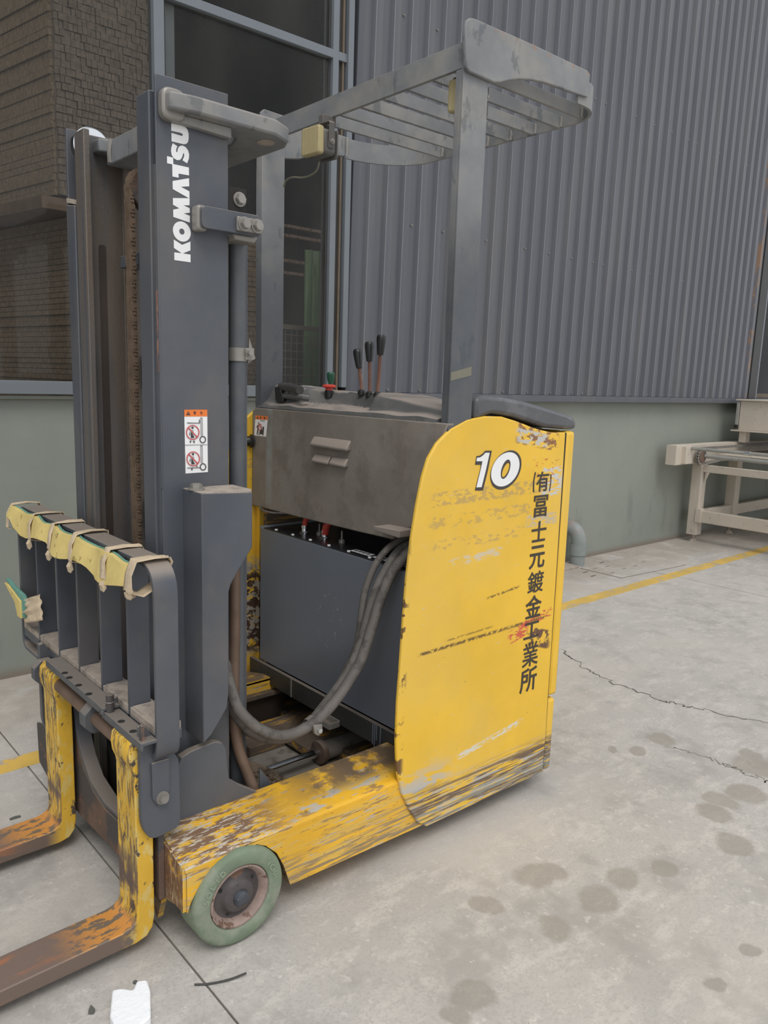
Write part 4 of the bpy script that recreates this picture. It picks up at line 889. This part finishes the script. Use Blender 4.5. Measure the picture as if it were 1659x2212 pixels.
# cross members
b = B(); box(b, (.955, 1.99, 2.085), (1.03, 2.365, 2.150)); mp('cross_member', b, 'guard_paint', .003)
b = B(); prism(b, [(.93, 2.36), (.93, 2.405), (1.03, 2.405), (1.03, 2.33)], 'Z', 2.12, 2.155); mp('corner_block', b, 'guard_paint', .004)
mp('weld', tube(B(), [(.955, 2.34, 2.09), (.952, 2.335, 2.12), (.955, 2.33, 2.15)], .008, 8), 'bolt_steel', 0)
b = B(); box(b, (.985, 1.98, 1.80), (1.04, 2.36, 1.835)); mp('cross_member', b, 'mast_paint', .003)
for z in (.42, 1.0, 1.45): mp('cross_member', box(B(), (1.05, 1.93, z), (1.085, 2.50, z+.10)), 'mast_paint', .003)
for y0, y1 in ((2.10, 2.28), (1.97, 2.08)): mp('dusty_bracket', box(B(), (.95, y0, .50), (1.03, y1, .60)), 'mast_paint', .003); 
# lift cylinder in the middle, pulley and chain
CYY = 2.175
mp('lift_cylinder', cyl(B(), (1.015, 2.15, .15), (1.015, 2.15, 1.96), .030, seg=28), 'mast_paint', .002)
mp('cylinder_gland', cyl(B(), (1.015, 2.15, 1.83), (1.015, 2.15, 1.86), .036, seg=28), 'black_plastic', .002)
pu = mp('chain_pulley', lathe(B(), [(0, -.016), (.056, -.016), (.062, -.018), (.062, -.010), (.052, -.008), (.052, .008), (.062, .010), (.062, .018), (.056, .016), (0, .016)], (1.012, 2.20, 2.0), (0, 1, 0), 44), 'rust_metal', 0)
obj('pulley_pin', cyl(B(), (1.012, 2.17, 2.0), (1.012, 2.23, 2.0), .022, seg=18), 'black_plastic', pu)
chn = mp('lift_chain', cyl(B(), (.952, 2.18, .605), (.952, 2.235, .605), .012, seg=12), 'chain_rust', 0)
pitch = .0189; zc = .62; pts = []
while zc < 2.0: pts.append((.952, zc)); zc += pitch
for k in range(1, 9): a = math.pi-k*pitch/.060; pts.append((1.012+.060*math.cos(a), 2.0+.060*math.sin(a)))
lm = []
for t in (0, 1):
    q = B(); w = .0045 if t else .0
    for y in ((-.0225, -.019), (-.012, -.0085), (-.0015, .002), (.009, .0125)) if not t else ((-.0185, -.015), (-.008, -.0045), (.0025, .006), (.013, .0165)):
        prism(q, rnd([(-.0075, -.0125), (.0075, -.0125), (.0075, .0125), (-.0075, .0125)], .006, 2), 'Y', y[0], y[1])
    cyl(q, (0, -.025, pitch/2*0), (0, .019, 0), .0038, seg=8)
    lm.append(q)
L0 = obj('chain_link', lm[0], 'chain_rust', chn, 0, 40); L1 = obj('chain_link', lm[1], 'chain_rust', chn, 0, 40)
off0 = ORG[L0.name].copy(); off1 = ORG[L1.name].copy()
for i, (x, z) in enumerate(pts):
    src = (L0, L1)[i % 2]; loc = (x, 2.205, z)
    ang = 0
    if i >= len(pts)-8: ang = math.atan2(pts[i][0]-pts[i-1][0], pts[i][1]-pts[i-1][1])
    if i < 2: src.location = Vector(loc)-org(chn); ORG[src.name] = Vector(loc)
    else: inst(src, loc, chn, (0, ang, 0))
# ---- top stay bracket (horizontal plate round the back of the mast)
zt0, zt1 = 2.118, 2.158
out_ = [(.905, 1.902), (.905, 1.853), (.97, 1.843), (1.05, 1.845), (1.20, 1.848), (1.262, 1.885), (1.285, 1.935), (1.285, 2.50), (1.26, 2.56), (.98, 2.56), (.98, 2.523), (1.09, 2.523)] + [(1.13, 2.48), (1.165, 2.44), (1.165, 2.02), (1.14, 1.955), (1.09, 1.945), (1.087, 1.902)]
mp('top_stay', prism(B(), out_, 'Z', zt0, zt1), 'guard_paint', .006)
mp('stay_hole', cyl(B(), (1.215, 1.925, zt0-.0015), (1.215, 1.925, zt0+.001), .024, seg=28), 'dusty_top', 0)
mp('stay_weld', prism(B(), rrect(.895, 2.098, .955, 2.172, .022), 'Y', 1.872, 1.902), 'bolt_steel', .006)
mp('stay_gusset', prism(B(), [(.92, 2.118), (1.085, 2.118), (1.085, 2.092), (.92, 2.10)], 'Y', 1.878, 1.90), 'guard_paint', .003)
mp('rear_plate', box(B(), (1.150, 2.035, 1.86), (1.162, 2.20, 2.118)), 'mast_paint', .002)
mp('hose_plate', box(B(), (1.092, 1.935, 1.99), (1.098, 1.99, 2.10)), 'guard_paint', .001)
mp('bolt_plate', box(B(), (1.090, 1.915, 1.925), (1.148, 1.925, 1.985)), 'shadow_dark', .001)
bolt(M_, (1.128, 1.915, 1.956), (0, -1, 0), .014, .014)
# ---- side clamp and near lift cylinder
mp('clamp_arm', prism(B(), rrect(.988, 1.858, 1.158, 1.912, .014), 'Y', 1.856, 1.868), 'mast_paint', .002)
mp('arm_weld', prism(B(), rrect(.980, 1.852, 1.010, 1.916, .012), 'Y', 1.866, 1.902), 'bolt_steel', .006)
cbk = mp('clamp_block', box(B(), (1.083, 1.846, 1.864), (1.157, 1.857, 1.900)), 'clamp_steel', .003)
for x in (1.102, 1.140):
    bolt(cbk, (x, 1.846, 1.882), (0, -1, 0), .0135, .014)
mp('saddle', prism(B(), [(1.085, 1.86), (1.16, 1.86), (1.15, 1.842), (1.09, 1.845)], 'Y', 1.87, 1.99), 'clamp_steel', .004)
mp('side_cylinder', cyl(B(), (1.140, 1.945, .27), (1.140, 1.945, 1.865), .0235, seg=32), 'guard_paint', .002)
mp('cylinder_band', lathe(B(), [(.0236, 0), (.0275, 0), (.0275, .036), (.0236, .036)], (1.140, 1.945, 1.536), (0, 0, 1), 32), 'clamp_steel', 0)
bd_ = mp('band_lug', box(B(), (1.148, 1.915, 1.540), (1.176, 1.924, 1.572)), 'clamp_steel', .001)
bolt(bd_, (1.158, 1.915, 1.558), (0, -1, 0), .008, .012)
mp('band_bracket', prism(B(), [(1.165, 1.53), (1.19, 1.545), (1.17, 1.60)], 'Y', 1.93, 1.936), 'clamp_steel', .001)
mp('rear_rail', box(B(), (1.168, 1.965, .30), (1.185, 1.985, 1.88)), 'mast_paint', .002)
mp('return_pipe', tube(B(), [(1.118, 1.925, 1.0), (1.116, 1.92, .8), (1.112, 1.918, .55), (1.118, 1.905, .42), (1.140, 1.885, .33), (1.155, 1.87, .27)], .017, 14), 'pipe_brown', 0)
mp('foot_plate', prism(B(), [(1.17, .24), (1.23, .24), (1.20, .30), (1.17, .345)], 'Y', 1.865, 1.872), 'mast_paint', .001)
# ---- side cover box
bx = [(.949, 1.198), (1.100, 1.190), (1.100, 1.040), (1.045, .962), (1.034, .945), (1.028, .925), (1.027, .64), (1.022, .60), (1.005, .575), (.975, .535), (.949, .515)]
sbx = mp('side_cover', prism(B(), bx, 'Y', 1.797, 1.902), 'mast_paint', .003)
obj('dusty_lid', box(B(), (.951, 1.799, 1.1905), (1.098, 1.901, 1.1985)), 'dusty_top', sbx, .001)
bm = sbx.data
obj('cover_seam', box(B(), (.949, 1.7955, .88), (.952, 1.7972, 1.19)), 'guard_paint', sbx, 0, 0)
bolt(sbx, (.965, 1.855, 1.199), (0, 0, 1), .016, .014)
# ---- plate on the leg, mud floor
rp = PY(1.822, [(388, 1800), (385, 1655), (392, 1637), (412, 1624), (440, 1612), (465, 1603), (480, 1605), (489, 1618), (491, 1645), (495, 1683), (520, 1697), (548, 1708), (585, 1722), (600, 1726), (500, 1768)])
mp('mast_foot', prism(B(), rp, 'Y', 1.822, 1.846), 'mast_paint', .002)
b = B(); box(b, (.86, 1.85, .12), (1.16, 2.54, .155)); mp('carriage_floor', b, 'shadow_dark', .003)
mud = B(); prism(mud, PZ(.25, [(500, 1600), (535, 1640), (600, 1665), (640, 1698), (675, 1712), (575, 1745), (500, 1720)]), 'Z', .235, .250); mp('mud_plate', mud, 'dust_mud', .004)
rg = random.Random(5); mo = B()
for i in range(26): lump(mo, (rg.uniform(1.16, 1.27), rg.uniform(1.85, 1.98), .252), (rg.uniform(.008, .02), rg.uniform(.008, .02), rg.uniform(.004, .009)), i, .5, 1)
o = mp('dirt_heap', mo, 'dust_mud', 0); o['kind'] = 'stuff'
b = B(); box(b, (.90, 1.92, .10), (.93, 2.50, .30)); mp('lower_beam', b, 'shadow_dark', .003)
b = B(); cyl(b, (.875, 1.93, .215), (.875, 2.02, .215), .042, seg=28); cyl(b, (.875, 2.02, .215), (.875, 2.045, .215), .018, seg=16); mp('guide_roller', b, 'hub_dark', .003)
b = B(); cyl(b, (.88, 1.95, .39), (.88, 2.02, .39), .026, seg=24); cyl(b, (.88, 2.02, .39), (.88, 2.03, .39), .018, seg=18); mp('grease_fitting', b, 'bolt_steel', .003)
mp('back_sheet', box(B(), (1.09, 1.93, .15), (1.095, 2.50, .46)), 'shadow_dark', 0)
# ---- lettering on the mast
def mdeco(name, conv, outs, m, y, par=M_):
    cu = bpy.data.curves.new(name, 'CURVE'); cu.dimensions = '2D'; cu.fill_mode = 'BOTH'; cu.extrude = .0003
    for o_ in outs:
        sp = cu.splines.new('POLY'); sp.points.add(len(o_)-1); sp.use_cyclic_u = True
        for qq, (a, b2) in zip(sp.points, o_):
            p = P(*conv(a, b2), 'Y', y); qq.co = (p.x, p.z, 0, 1)
    return from_curve(name, cu, m, par, (0, y, 0), XA, ZA)
kc = lambda a, b2: (350+a/6.7, 250+b2/6.703)
LET = [[[(133, 107), (290, 145), (340, 165), (370, 205), (384, 260), (385, 320), (378, 375), (355, 405), (320, 413), (290, 408), (138, 370), (135, 247), (285, 293), (303, 280), (295, 262), (265, 247), (133, 217)]],
       [[(155, 397), (222, 443), (205, 480), (203, 515), (212, 530), (222, 520), (225, 490), (240, 455), (265, 435), (300, 433), (340, 455), (375, 500), (392, 560), (388, 620), (362, 690), (295, 645), (315, 605), (322, 565), (315, 545), (303, 545), (298, 575), (280, 620), (255, 642), (215, 643), (170, 615), (140, 570), (130, 510), (135, 455)]],
       [[(72, 585), (160, 607), (163, 700), (388, 750), (390, 865), (238, 838), (240, 898), (150, 880), (147, 705), (72, 687)]],
       [[(390, 905), (153, 945), (155, 1062), (380, 1190), (397, 1190), (395, 1095), (272, 1030), (393, 1022)]],
       [[(158, 1192), (398, 1194), (397, 1297), (310, 1297), (400, 1340), (402, 1405), (315, 1415), (402, 1450), (402, 1548), (163, 1465), (162, 1360), (250, 1342), (158, 1288)]],
       [ell(286, 1677, 127, 147, -.15), ell(287, 1678, 38, 44, -.15)],
       [[(170, 1793), (290, 1870), (410, 1822), (410, 1950), (302, 1993), (412, 2012), (412, 2123), (178, 2090), (178, 1978), (285, 1992), (172, 1915)]]]
for L in LET: mdeco('letter', kc, L, 'decal_white', 1.8993)
wc_ = lambda a, b2: (370+a/8.295, 850+b2/8.295)
wl2 = mdeco('warning_label', wc_, [[(232, 290), (643, 290), (655, 1408), (255, 1434)]], 'decal_white', 1.8993); lab(wl2, 'tall orange and white warning label with red prohibition circles')
def wd(outs, m, y): return mdeco('label_print', wc_, outs, m, y, wl2)
wd([[(232, 290), (643, 290), (643, 410), (236, 413)]], 'decal_orange', 1.8986)
wd([[(270, 386), (305, 315), (342, 386)]], 'decal_dark', 1.8979); wd([[(302, 340), (309, 340), (308, 372), (303, 372)]], 'decal_orange', 1.8973)
for chx, a in (('警', 422), ('告', 540)):
    c = P(*wc_(a, 352), 'Y', 1.8979); text('label_print', chx, .0085, 'decal_dark', wl2, c, XA, ZA, thick=.0002)
wd([[(245, 922), (648, 914), (648, 919), (245, 928)]], 'decal_dark', 1.8979)
for dy, dx in ((0, 0), (474, 9)):
    s = lambda L: [(a+dx, b2+dy) for a, b2 in L]
    wd([s(ell(385, 698, 120, 133, 0)), s(ell(385, 698, 104, 117, 0))], 'decal_red', 1.8972)
    wd([s([(300, 622), (314, 608), (474, 778), (462, 792)])], 'decal_red', 1.8968)
    wd([s(ell(381, 614, 19, 20, 0))], 'decal_dark', 1.8975); wd([s([(352, 690), (372, 710), (410, 780), (412, 795), (352, 797), (350, 740)])], 'decal_dark', 1.8975)
    wd([s([(340, 682), (325, 710), (322, 745), (332, 752), (334, 716)])], 'decal_dark', 1.8975); wd([s([(372, 655), (404, 668), (400, 676), (376, 664)])], 'decal_dark', 1.8975)
    ww = (565, 825) if dy == 0 else (570, 1315)
    wd([ell(*ww, 57, 65, 0), ell(*ww, 42, 49, 0)], 'decal_dark', 1.8975)
    t0, t1 = (432, 750) if dy == 0 else (930, 1245)
    wd([[(525, t0), (556, t0), (562, t1), (532, t1)], [(531, t0+8), (550, t0+8), (556, t1-4), (538, t1-4)]], 'decal_dark', 1.8975)
wd([[(275, 522), (500, 526), (500, 465), (512, 465), (514, 536), (300, 536)]], 'decal_dark', 1.8975)
wd([[(338, 845), (362, 848), (346, 885), (332, 880)], [(395, 848), (418, 846), (418, 888), (400, 886)]], 'decal_dark', 1.8975)
for q9 in ([(287, 1330), (514, 1324), (514, 1334), (287, 1340)], [(362, 1342), (385, 1342), (378, 1374), (358, 1372)], ell(462, 1306, 11, 11, 0, 12)): wd([q9], 'decal_dark', 1.8975)
# ---- hoses
def ph(pts): return [P(x, y, 'Y', yy) for x, y, yy in pts]
M3 = [(488, 1430, 1.93), (491, 1461, 1.90), (504, 1507, 1.86), (520.7, 1539.5, 1.845), (556, 1572, 1.83), (594, 1588, 1.82), (632, 1585.6, 1.815), (670, 1566.6, 1.81), (697, 1545, 1.80), (729.6, 1507, 1.80), (756.7, 1466, 1.80), (778.4, 1431, 1.80), (792, 1393, 1.80), (805.5, 1349.6, 1.80), (816.4, 1311.6, 1.80), (830, 1273.6, 1.80), (846, 1238, 1.80), (868, 1208.5, 1.80), (890, 1186, 1.80), (930, 1165, 1.82)]
M2 = [(486, 1470, 1.94), (493.6, 1501.5, 1.92), (507, 1539.5, 1.90), (534, 1572, 1.88), (575, 1594, 1.865), (625, 1592, 1.86), (670, 1560, 1.85), (700, 1524, 1.845), (724, 1493, 1.84), (751, 1453, 1.835), (767.6, 1420, 1.835), (781, 1385, 1.835), (792, 1344, 1.835), (803, 1303.5, 1.835), (816, 1265.5, 1.83), (835.4, 1227.5, 1.83), (860, 1192, 1.83), (887, 1176, 1.83), (925, 1155, 1.84)]
M1 = [(484, 1490, 1.96), (495, 1535, 1.94), (530, 1578, 1.92), (580, 1597, 1.905), (630, 1588, 1.89), (680, 1550, 1.88), (730, 1480, 1.87), (755, 1435, 1.87), (767.6, 1404, 1.865), (775.7, 1371, 1.865), (781, 1325, 1.865), (789, 1276, 1.865), (805.5, 1230, 1.86), (824.5, 1200, 1.86), (846, 1178.7, 1.86), (870.7, 1166, 1.86), (900, 1152, 1.86)]
H = part('hydraulic_hose', tube(B(), ph(M3), .0165, 16, 4), 'hose_rubber')
part('hydraulic_hose', tube(B(), ph(M2), .0150, 16, 4), 'hose_rubber')
part('hydraulic_hose', tube(B(), ph(M1), .0115, 14, 4), 'hose_rubber')
b = B(); c = P(680, 1566, 'Y', 1.81); a_ = (P(700, 1548, 'Y', 1.81)-P(660, 1580, 'Y', 1.81)).normalized()
cl = part('hose_clamp', lathe(B(), [(.0182, -.010), (.0205, -.010), (.0205, .010), (.0182, .010)], c+Vector((0, .012, .0)), a_, 28), 'clamp_steel', smooth=30)
cl.scale = (1.08, 1.5, 1.08)
cc = P(687, 1577, 'Y', 1.785); t_ = obj('clamp_tab', prism(B(), [(cc.x-.018, cc.z+.022), (cc.x+.012, cc.z+.018), (cc.x+.014, cc.z-.008), (cc.x-.002, cc.z-.014), (cc.x-.014, cc.z-.004)], 'Y', 1.785, 1.792), 'clamp_steel', cl, .002)
t_.location = Vector((cc.x, 1.788, cc.z))-ORG[cl.name]; t_.location = Vector((t_.location.x/1.08, t_.location.y/1.5, t_.location.z/1.08))
bb = obj('clamp_bolt', cyl(B(), (cc.x+.002, 1.776, cc.z), (cc.x+.002, 1.785, cc.z), .0065, seg=12), 'chrome', cl); bb.location = Vector(((cc.x+.002-ORG[cl.name].x)/1.08, (1.781-ORG[cl.name].y)/1.5, (cc.z-ORG[cl.name].z)/1.08))
# ------------------------------------------------------------------ fork carriage, load backrest, forks
KX = .78
K_ = part('load_backrest', ring(B(), rnd([(1.708, .545), (2.775, .545), (2.775, 1.048), (1.708, 1.048)], [.05, .05, .085, .085], 8), rnd([(1.720, .557), (2.763, .557), (2.763, 1.036), (1.720, 1.036)], [.04, .04, .075, .075], 8), 'X', KX-.003, KX+.058), 'mast_paint', bev=.002)
def kp(name, bm, m='mast_paint', bev=.002, smooth=35): return obj(name, bm, m, K_, bev, smooth)
for y in (2.589, 2.400, 2.230, 2.056, 1.874):
    kp('backrest_bar', box(B(), (KX, y, .60), (KX+.057, y+.012, 1.040)), bev=.001)
kp('dusty_ledge', box(B(), (KX+.001, 1.722, .618), (KX+.068, 2.760, .637)), 'dusty_top', .0015)
kp('upper_bar', box(B(), (KX, 1.722, .59), (KX+.070, 2.760, .617)), 'mast_paint', .002)
rg = random.Random(9)
for y in (2.589, 2.400, 2.230, 2.056, 1.874):
    b = B(); prism(b, [(KX+.006, y-.004), (KX+.066, y-.004), (KX+.066, y-.10), (KX+.030, y-.115), (KX+.006, y-.06)], 'Z', .637, .640); kp('dust_patch', b, 'dusty_top', 0, 0)
kp('dust_patch', prism(B(), [(KX, 1.735), (KX+.054, 1.735), (KX+.054, 1.80), (KX, 1.80)], 'Z', .5575, .560), 'dusty_top', 0, 0)
# hole plate in two lengths
for y0, y1, dz, xa in ((1.935, 2.385, .004, .731), (1.708, 1.955, -.008, .736)):
    b = B(); box(b, (xa, y0, .612+dz), (KX-.002, y1, .620+dz)); box(b, (xa, y0, .600+dz), (xa+.006, y1, .612+dz)); kp('hole_plate', b, 'guard_paint', .001)
for hx_, hy_ in ((140, 1453.5), (150, 1463.5), (170, 1480), (192, 1499)):
    q_ = P(hx_, hy_, 'Z', .6245); kp('hole', cyl(B(), (q_.x, q_.y, .6235), (q_.x, q_.y, .6248), .0092, seg=18), 'shadow_dark', 0)
for hx_, hy_ in ((262, 1558), (287.5, 1579.5)):
    q_ = P(hx_, hy_, 'Z', .6125); kp('hole', cyl(B(), (q_.x, q_.y, .6115), (q_.x, q_.y, .6128), .0092, seg=18), 'shadow_dark', 0)
q_ = P(238, 1537, 'Z', .612)
pin = kp('locking_pin', cyl(B(), (q_.x, q_.y, .60), (q_.x, q_.y, .660), .0105, seg=18), 'rust_metal', .001)
obj('pin_ring', tube(B(), [(q_.x+.0115*math.cos(t), q_.y+.0115*math.sin(t), .640) for t in [2*math.pi*i/12 for i in range(13)]], .0013, 6, 0), 'bolt_steel', pin)
kp('locking_pin', box(B(), (.742, 1.722, .605), (.752, 1.732, .650)), 'rust_metal', .001)
kp('divider_tab', prism(B(), [(.731, .600), (.731, .618), (.76, .634), (KX, .640), (KX, .600)], 'Y', 1.953, 1.958), 'guard_paint', .001)
kp('fork_shaft', cyl(B(), (.757, 1.765, .554), (.757, 2.46, .554), .0215, seg=32), 'pipe_brown', 0)
def lug(y0, y1, m='mast_paint'):
    pts_ = [(.757+.042*math.cos(math.radians(22.5+45*i)), .553+.044*math.sin(math.radians(22.5+45*i))) for i in range(8)]
    return kp('shaft_lug', prism(B(), pts_, 'Y', y0, y1), m, .003)
lug(2.035, 2.075, 'guard_paint'); lug(2.462, 2.49)
# side plates
def sidep(y, s):
    pl = rnd([(.7475, .636), (.762, .640), (KX, .61), (.850, .53), (.852, .338), (.770, .328), (.7475, .373)], [.004, .004, .01, .02, .022, .04, .03], 5)
    return kp('side_plate', prism(B(), pl, 'Y', min(y, y+s*.014), max(y, y+s*.020)), bev=.002)
sp1 = sidep(1.739, 1)
obj('stop_plate', prism(B(), rnd([(.773, .540), (.820, .540), (.820, .455), (.804, .421), (.790, .417), (.774, .444)], .004), 'Y', 1.7315, 1.739), 'mast_paint', sp1, .0015)
bolt(sp1, (.799, 1.7315, .441), (0, -1, 0), .0125, .014)
sidep(2.495, 1)
kp('upper_carriage', box(B(), (.800, 1.765, .50), (.822, 2.70, .59)), 'mast_paint', .003)
arc_ = [(2.46, .55), (2.46, .105), (1.76, .135), (1.76, .55), (1.785, .55)]
arc_ += [(1.79+.12*t**2*1.0+.0*t, .50-.235*math.sin(t*math.pi/2)) for t in [i/8 for i in range(9)]]
arc_ += [(2.0, .235), (2.12, .228), (2.22, .245), (2.29, .285), (2.335, .35), (2.36, .44), (2.375, .55)]
kp('lower_carriage', prism(B(), arc_, 'X', .800, .816), 'rust_metal', .002)
kp('arch_rim', prism(B(), [(1.95, .262), (1.95, .252), (2.12, .238), (2.24, .262), (2.30, .31), (2.345, .39), (2.37, .50), (2.362, .50), (2.335, .40), (2.29, .325), (2.23, .275), (2.12, .25)], 'X', .798, .84), 'mast_paint', .001)
for a, c2 in (((2.02, .50), (2.02, .33)), ((2.02, .33), (2.14, .21))):
    d = Vector((0, c2[0]-a[0], c2[1]-a[1])); n_ = Vector((0, -d.z, d.y)).normalized()*.006
    prism_pts = [(a[0]+n_.y, a[1]+n_.z), (c2[0]+n_.y, c2[1]+n_.z), (c2[0]-n_.y, c2[1]-n_.z), (a[0]-n_.y, a[1]-n_.z)]
    kp('brace', prism(B(), prism_pts, 'X', .84, .87), 'mast_paint', .001)
# forks: shank, heel, blade as one bar with an eye at the top
def fork(y0, y1):
    F0 = [(.741, .50), (.741, .115), (.736, .100), (.722, .090), (.70, .085), (-.25, .062), (-.33, .040), (-.33, .034), (-.2, .034), (.735, .040), (.765, .048), (.781, .068), (.787, .10), (.787, .575), (.780, .594), (.764, .602), (.746, .599), (.732, .585), (.728, .560), (.731, .535), (.739, .515)]
    f = part('fork', prism(B(), F0, 'Y', y0, y1), 'fork_yellow', bev=.006, smooth=50)
    obj('fork_hook', box(B(), (.758, y0+.03, .585), (.786, y1-.035, .606)), 'guard_paint', f, .003)
    return f
fork(1.762, 1.880); fork(2.33, 2.448)
# ------------------------------------------------------------------ foam padding tied to the backrest
fm = thing('foam_padding', 'long yellow foam strip with teal backing taped along the top of the backrest', 'padding', (.765, 2.2, 1.0))
top_ = []; bot_ = []
N_ = 40
for i in range(N_+1):
    t = i/N_; y = 2.765-(2.765-1.80)*t
    top_.append((y, 1.045+.004*math.sin(t*31)-.006*t)); bot_.append((y, .985+.012*math.sin(t*19+1)-.012*t+(.018 if t < .08 else 0)))
bm = B(); rows_ = []
for i in range(N_+1):
    t = i/N_; xo = .754-.010*abs(math.sin(t*math.pi*5))-.004*math.sin(t*40)
    y = top_[i][0]; zt, zb_ = top_[i][1], bot_[i][1]
    rows_.append([bm.verts.new(p) for p in ((xo+.016, y, zt), (xo+.004, y, zt), (xo-.004, y, (zt+zb_)/2), (xo-.012, y, zb_), (xo+.002, y, zb_))])
for a, c2 in zip(rows_, rows_[1:]):
    for k in range(5): bm.faces.new((a[k], a[(k+1) % 5], c2[(k+1) % 5], c2[k]))
bm.faces.new(rows_[0]); bm.faces.new(rows_[-1][::-1])
obj('foam_layer', bm, 'foam_yellow', fm, .001, 50)
bm = B(); rows_ = []
for i in range(N_+1):
    t = i/N_; xo = .754-.010*abs(math.sin(t*math.pi*5))-.004*math.sin(t*40); y = top_[i][0]; zt, zb_ = top_[i][1], bot_[i][1]
    rows_.append([bm.verts.new(p) for p in ((xo+.021, y, zt+.002), (xo+.0165, y, zt+.002), (xo+.003, y, zb_+.004), (xo+.008, y, zb_+.004))])
for a, c2 in zip(rows_, rows_[1:]):
    for k in range(4): bm.faces.new((a[k], a[(k+1) % 4], c2[(k+1) % 4], c2[k]))
bm.faces.new(rows_[0]); bm.faces.new(rows_[-1][::-1]); obj('backing_layer', bm, 'foam_teal', fm, 0, 50)
rg = random.Random(4)
for y, w in ((2.745, .03), (2.52, .024), (2.34, .026), (2.165, .03), (1.93, .03), (1.775, .045)):
    n_ = 5; bm = B(); R2 = []
    loop = [(.735, .978), (.742, 1.02), (.756, 1.052), (.80, 1.055), (.842, 1.053), (.846, 1.040), (.842, 1.025), (.80, .985), (.765, .968)]
    for k in range(n_+1):
        yy = y-w/2+w*k/n_; jt = .0025
        R2.append([bm.verts.new((x_+rg.uniform(-jt, jt), yy+(.012 if z_ < 1.0 else 0)*-1, z_+rg.uniform(-jt, jt))) for x_, z_ in loop])
    m_ = len(loop)
    for a, c2 in zip(R2, R2[1:]):
        for k in range(m_): bm.faces.new((a[k], a[(k+1) % m_], c2[(k+1) % m_], c2[k]))
    o = obj('tape_wrap', bm, 'tape_beige', fm, 0, 60); o.modifiers.new('s', 'SOLIDIFY').thickness = .0012
    if y > 1.9 and y < 2.7:
        obj('tape_tail', prism(B(), [(.738, .975), (.742, .955), (.734, .945), (.730, .962)], 'Y', y-.02, y+.002), 'tape_beige', fm, 0, 0)
knot = B(); lump(knot, (.745, 1.775, .968), (.012, .016, .012), 3, .6, 2); obj('tape_knot', knot, 'tape_beige', fm, 0, 60)
f2 = thing('foam_scrap', 'folded yellow and teal foam scrap taped to the far upright of the backrest', 'foam scrap', (.77, 2.80, .80))
def pxp(L): return [tuple(P(a, b2, 'X', .765))[1:] for a, b2 in L]
obj('foam_layer', prism(B(), pxp([(17, 1257), (25, 1262), (52, 1298), (54, 1335), (46, 1330), (40, 1300)]), 'X', .752, .764), 'foam_yellow', f2, .002)
obj('backing_layer', prism(B(), pxp([(16, 1250), (20, 1248), (34, 1266), (54, 1285), (60, 1300), (57, 1335), (52, 1330), (52, 1298), (25, 1262)]), 'X', .757, .769), 'foam_teal', f2, .002)
bm = B(); g_ = bmesh.ops.create_grid(bm, x_segments=12, y_segments=12, size=.5)
Q = [Vector(P(a, b2, 'X', .772)) for a, b2 in ((40, 1305), (86, 1283), (92, 1340), (55, 1346))]
for v in bm.verts:
    u, w = v.co.x+.5, v.co.y+.5; p = Q[0]*(1-u)*w+Q[1]*u*w+Q[2]*u*(1-w)+Q[3]*(1-u)*(1-w)
    p.x += .010*noise.noise(Vector((u*5, w*5, 1)))-.012*math.sin(math.pi*u); v.co = p
o = obj('tape_wrap', bm, 'tape_beige', f2, 0, 50); o.modifiers.new('s', 'SOLIDIFY').thickness = .0015
# ------------------------------------------------------------------ litter on the floor
c = P(288, 2180, 'Z', .02); bm = B(); pts_ = PZ(0, [(238, 2216), (243, 2160), (262, 2156), (288, 2160), (296, 2140), (318, 2137), (325, 2160), (326, 2218), (300, 2240), (250, 2240)])
ft = obj('styrofoam_chunk', prism(B(), rnd(pts_, .006, 3), 'Z', 0, .028), 'styrofoam', None, .005, 50); tag(ft, 'broken white foam chunk lying on the floor below the nearer fork', 'foam chunk')
sp_ = obj('rubber_strip', tube(B(), [P(420, 2127, 'Z', .003), P(452, 2125, 'Z', .004), P(495, 2116, 'Z', .005), P(532, 2102, 'Z', .009)], .0026, 8), 'rubber_dark'); tag(sp_, 'thin dark rubber strip lying across the floor joint beside the tyre', 'rubber strip')
def leaf(name, L, label, h=.004):
    o = obj(name, prism(B(), rnd(PZ(0, L), .003, 2), 'Z', .0005, h), 'leaf_dark', None, 0, 0); tag(o, label, 'litter'); return o
leaf('dark_flake', [(190, 2192), (196, 2176), (206, 2185), (202, 2192)], 'small dark flake on the floor left of the white foam chunk', .008)
leaf('dark_flake', [(286, 2123), (293, 2119), (298, 2122), (295, 2127), (289, 2127)], 'tiny dark flake on the floor above the white foam chunk')
leaf('twig', [(20, 1770), (32, 1765), (44, 1763), (45, 1766), (34, 1769), (22, 1773)], 'dark twig on the floor between the two forks')
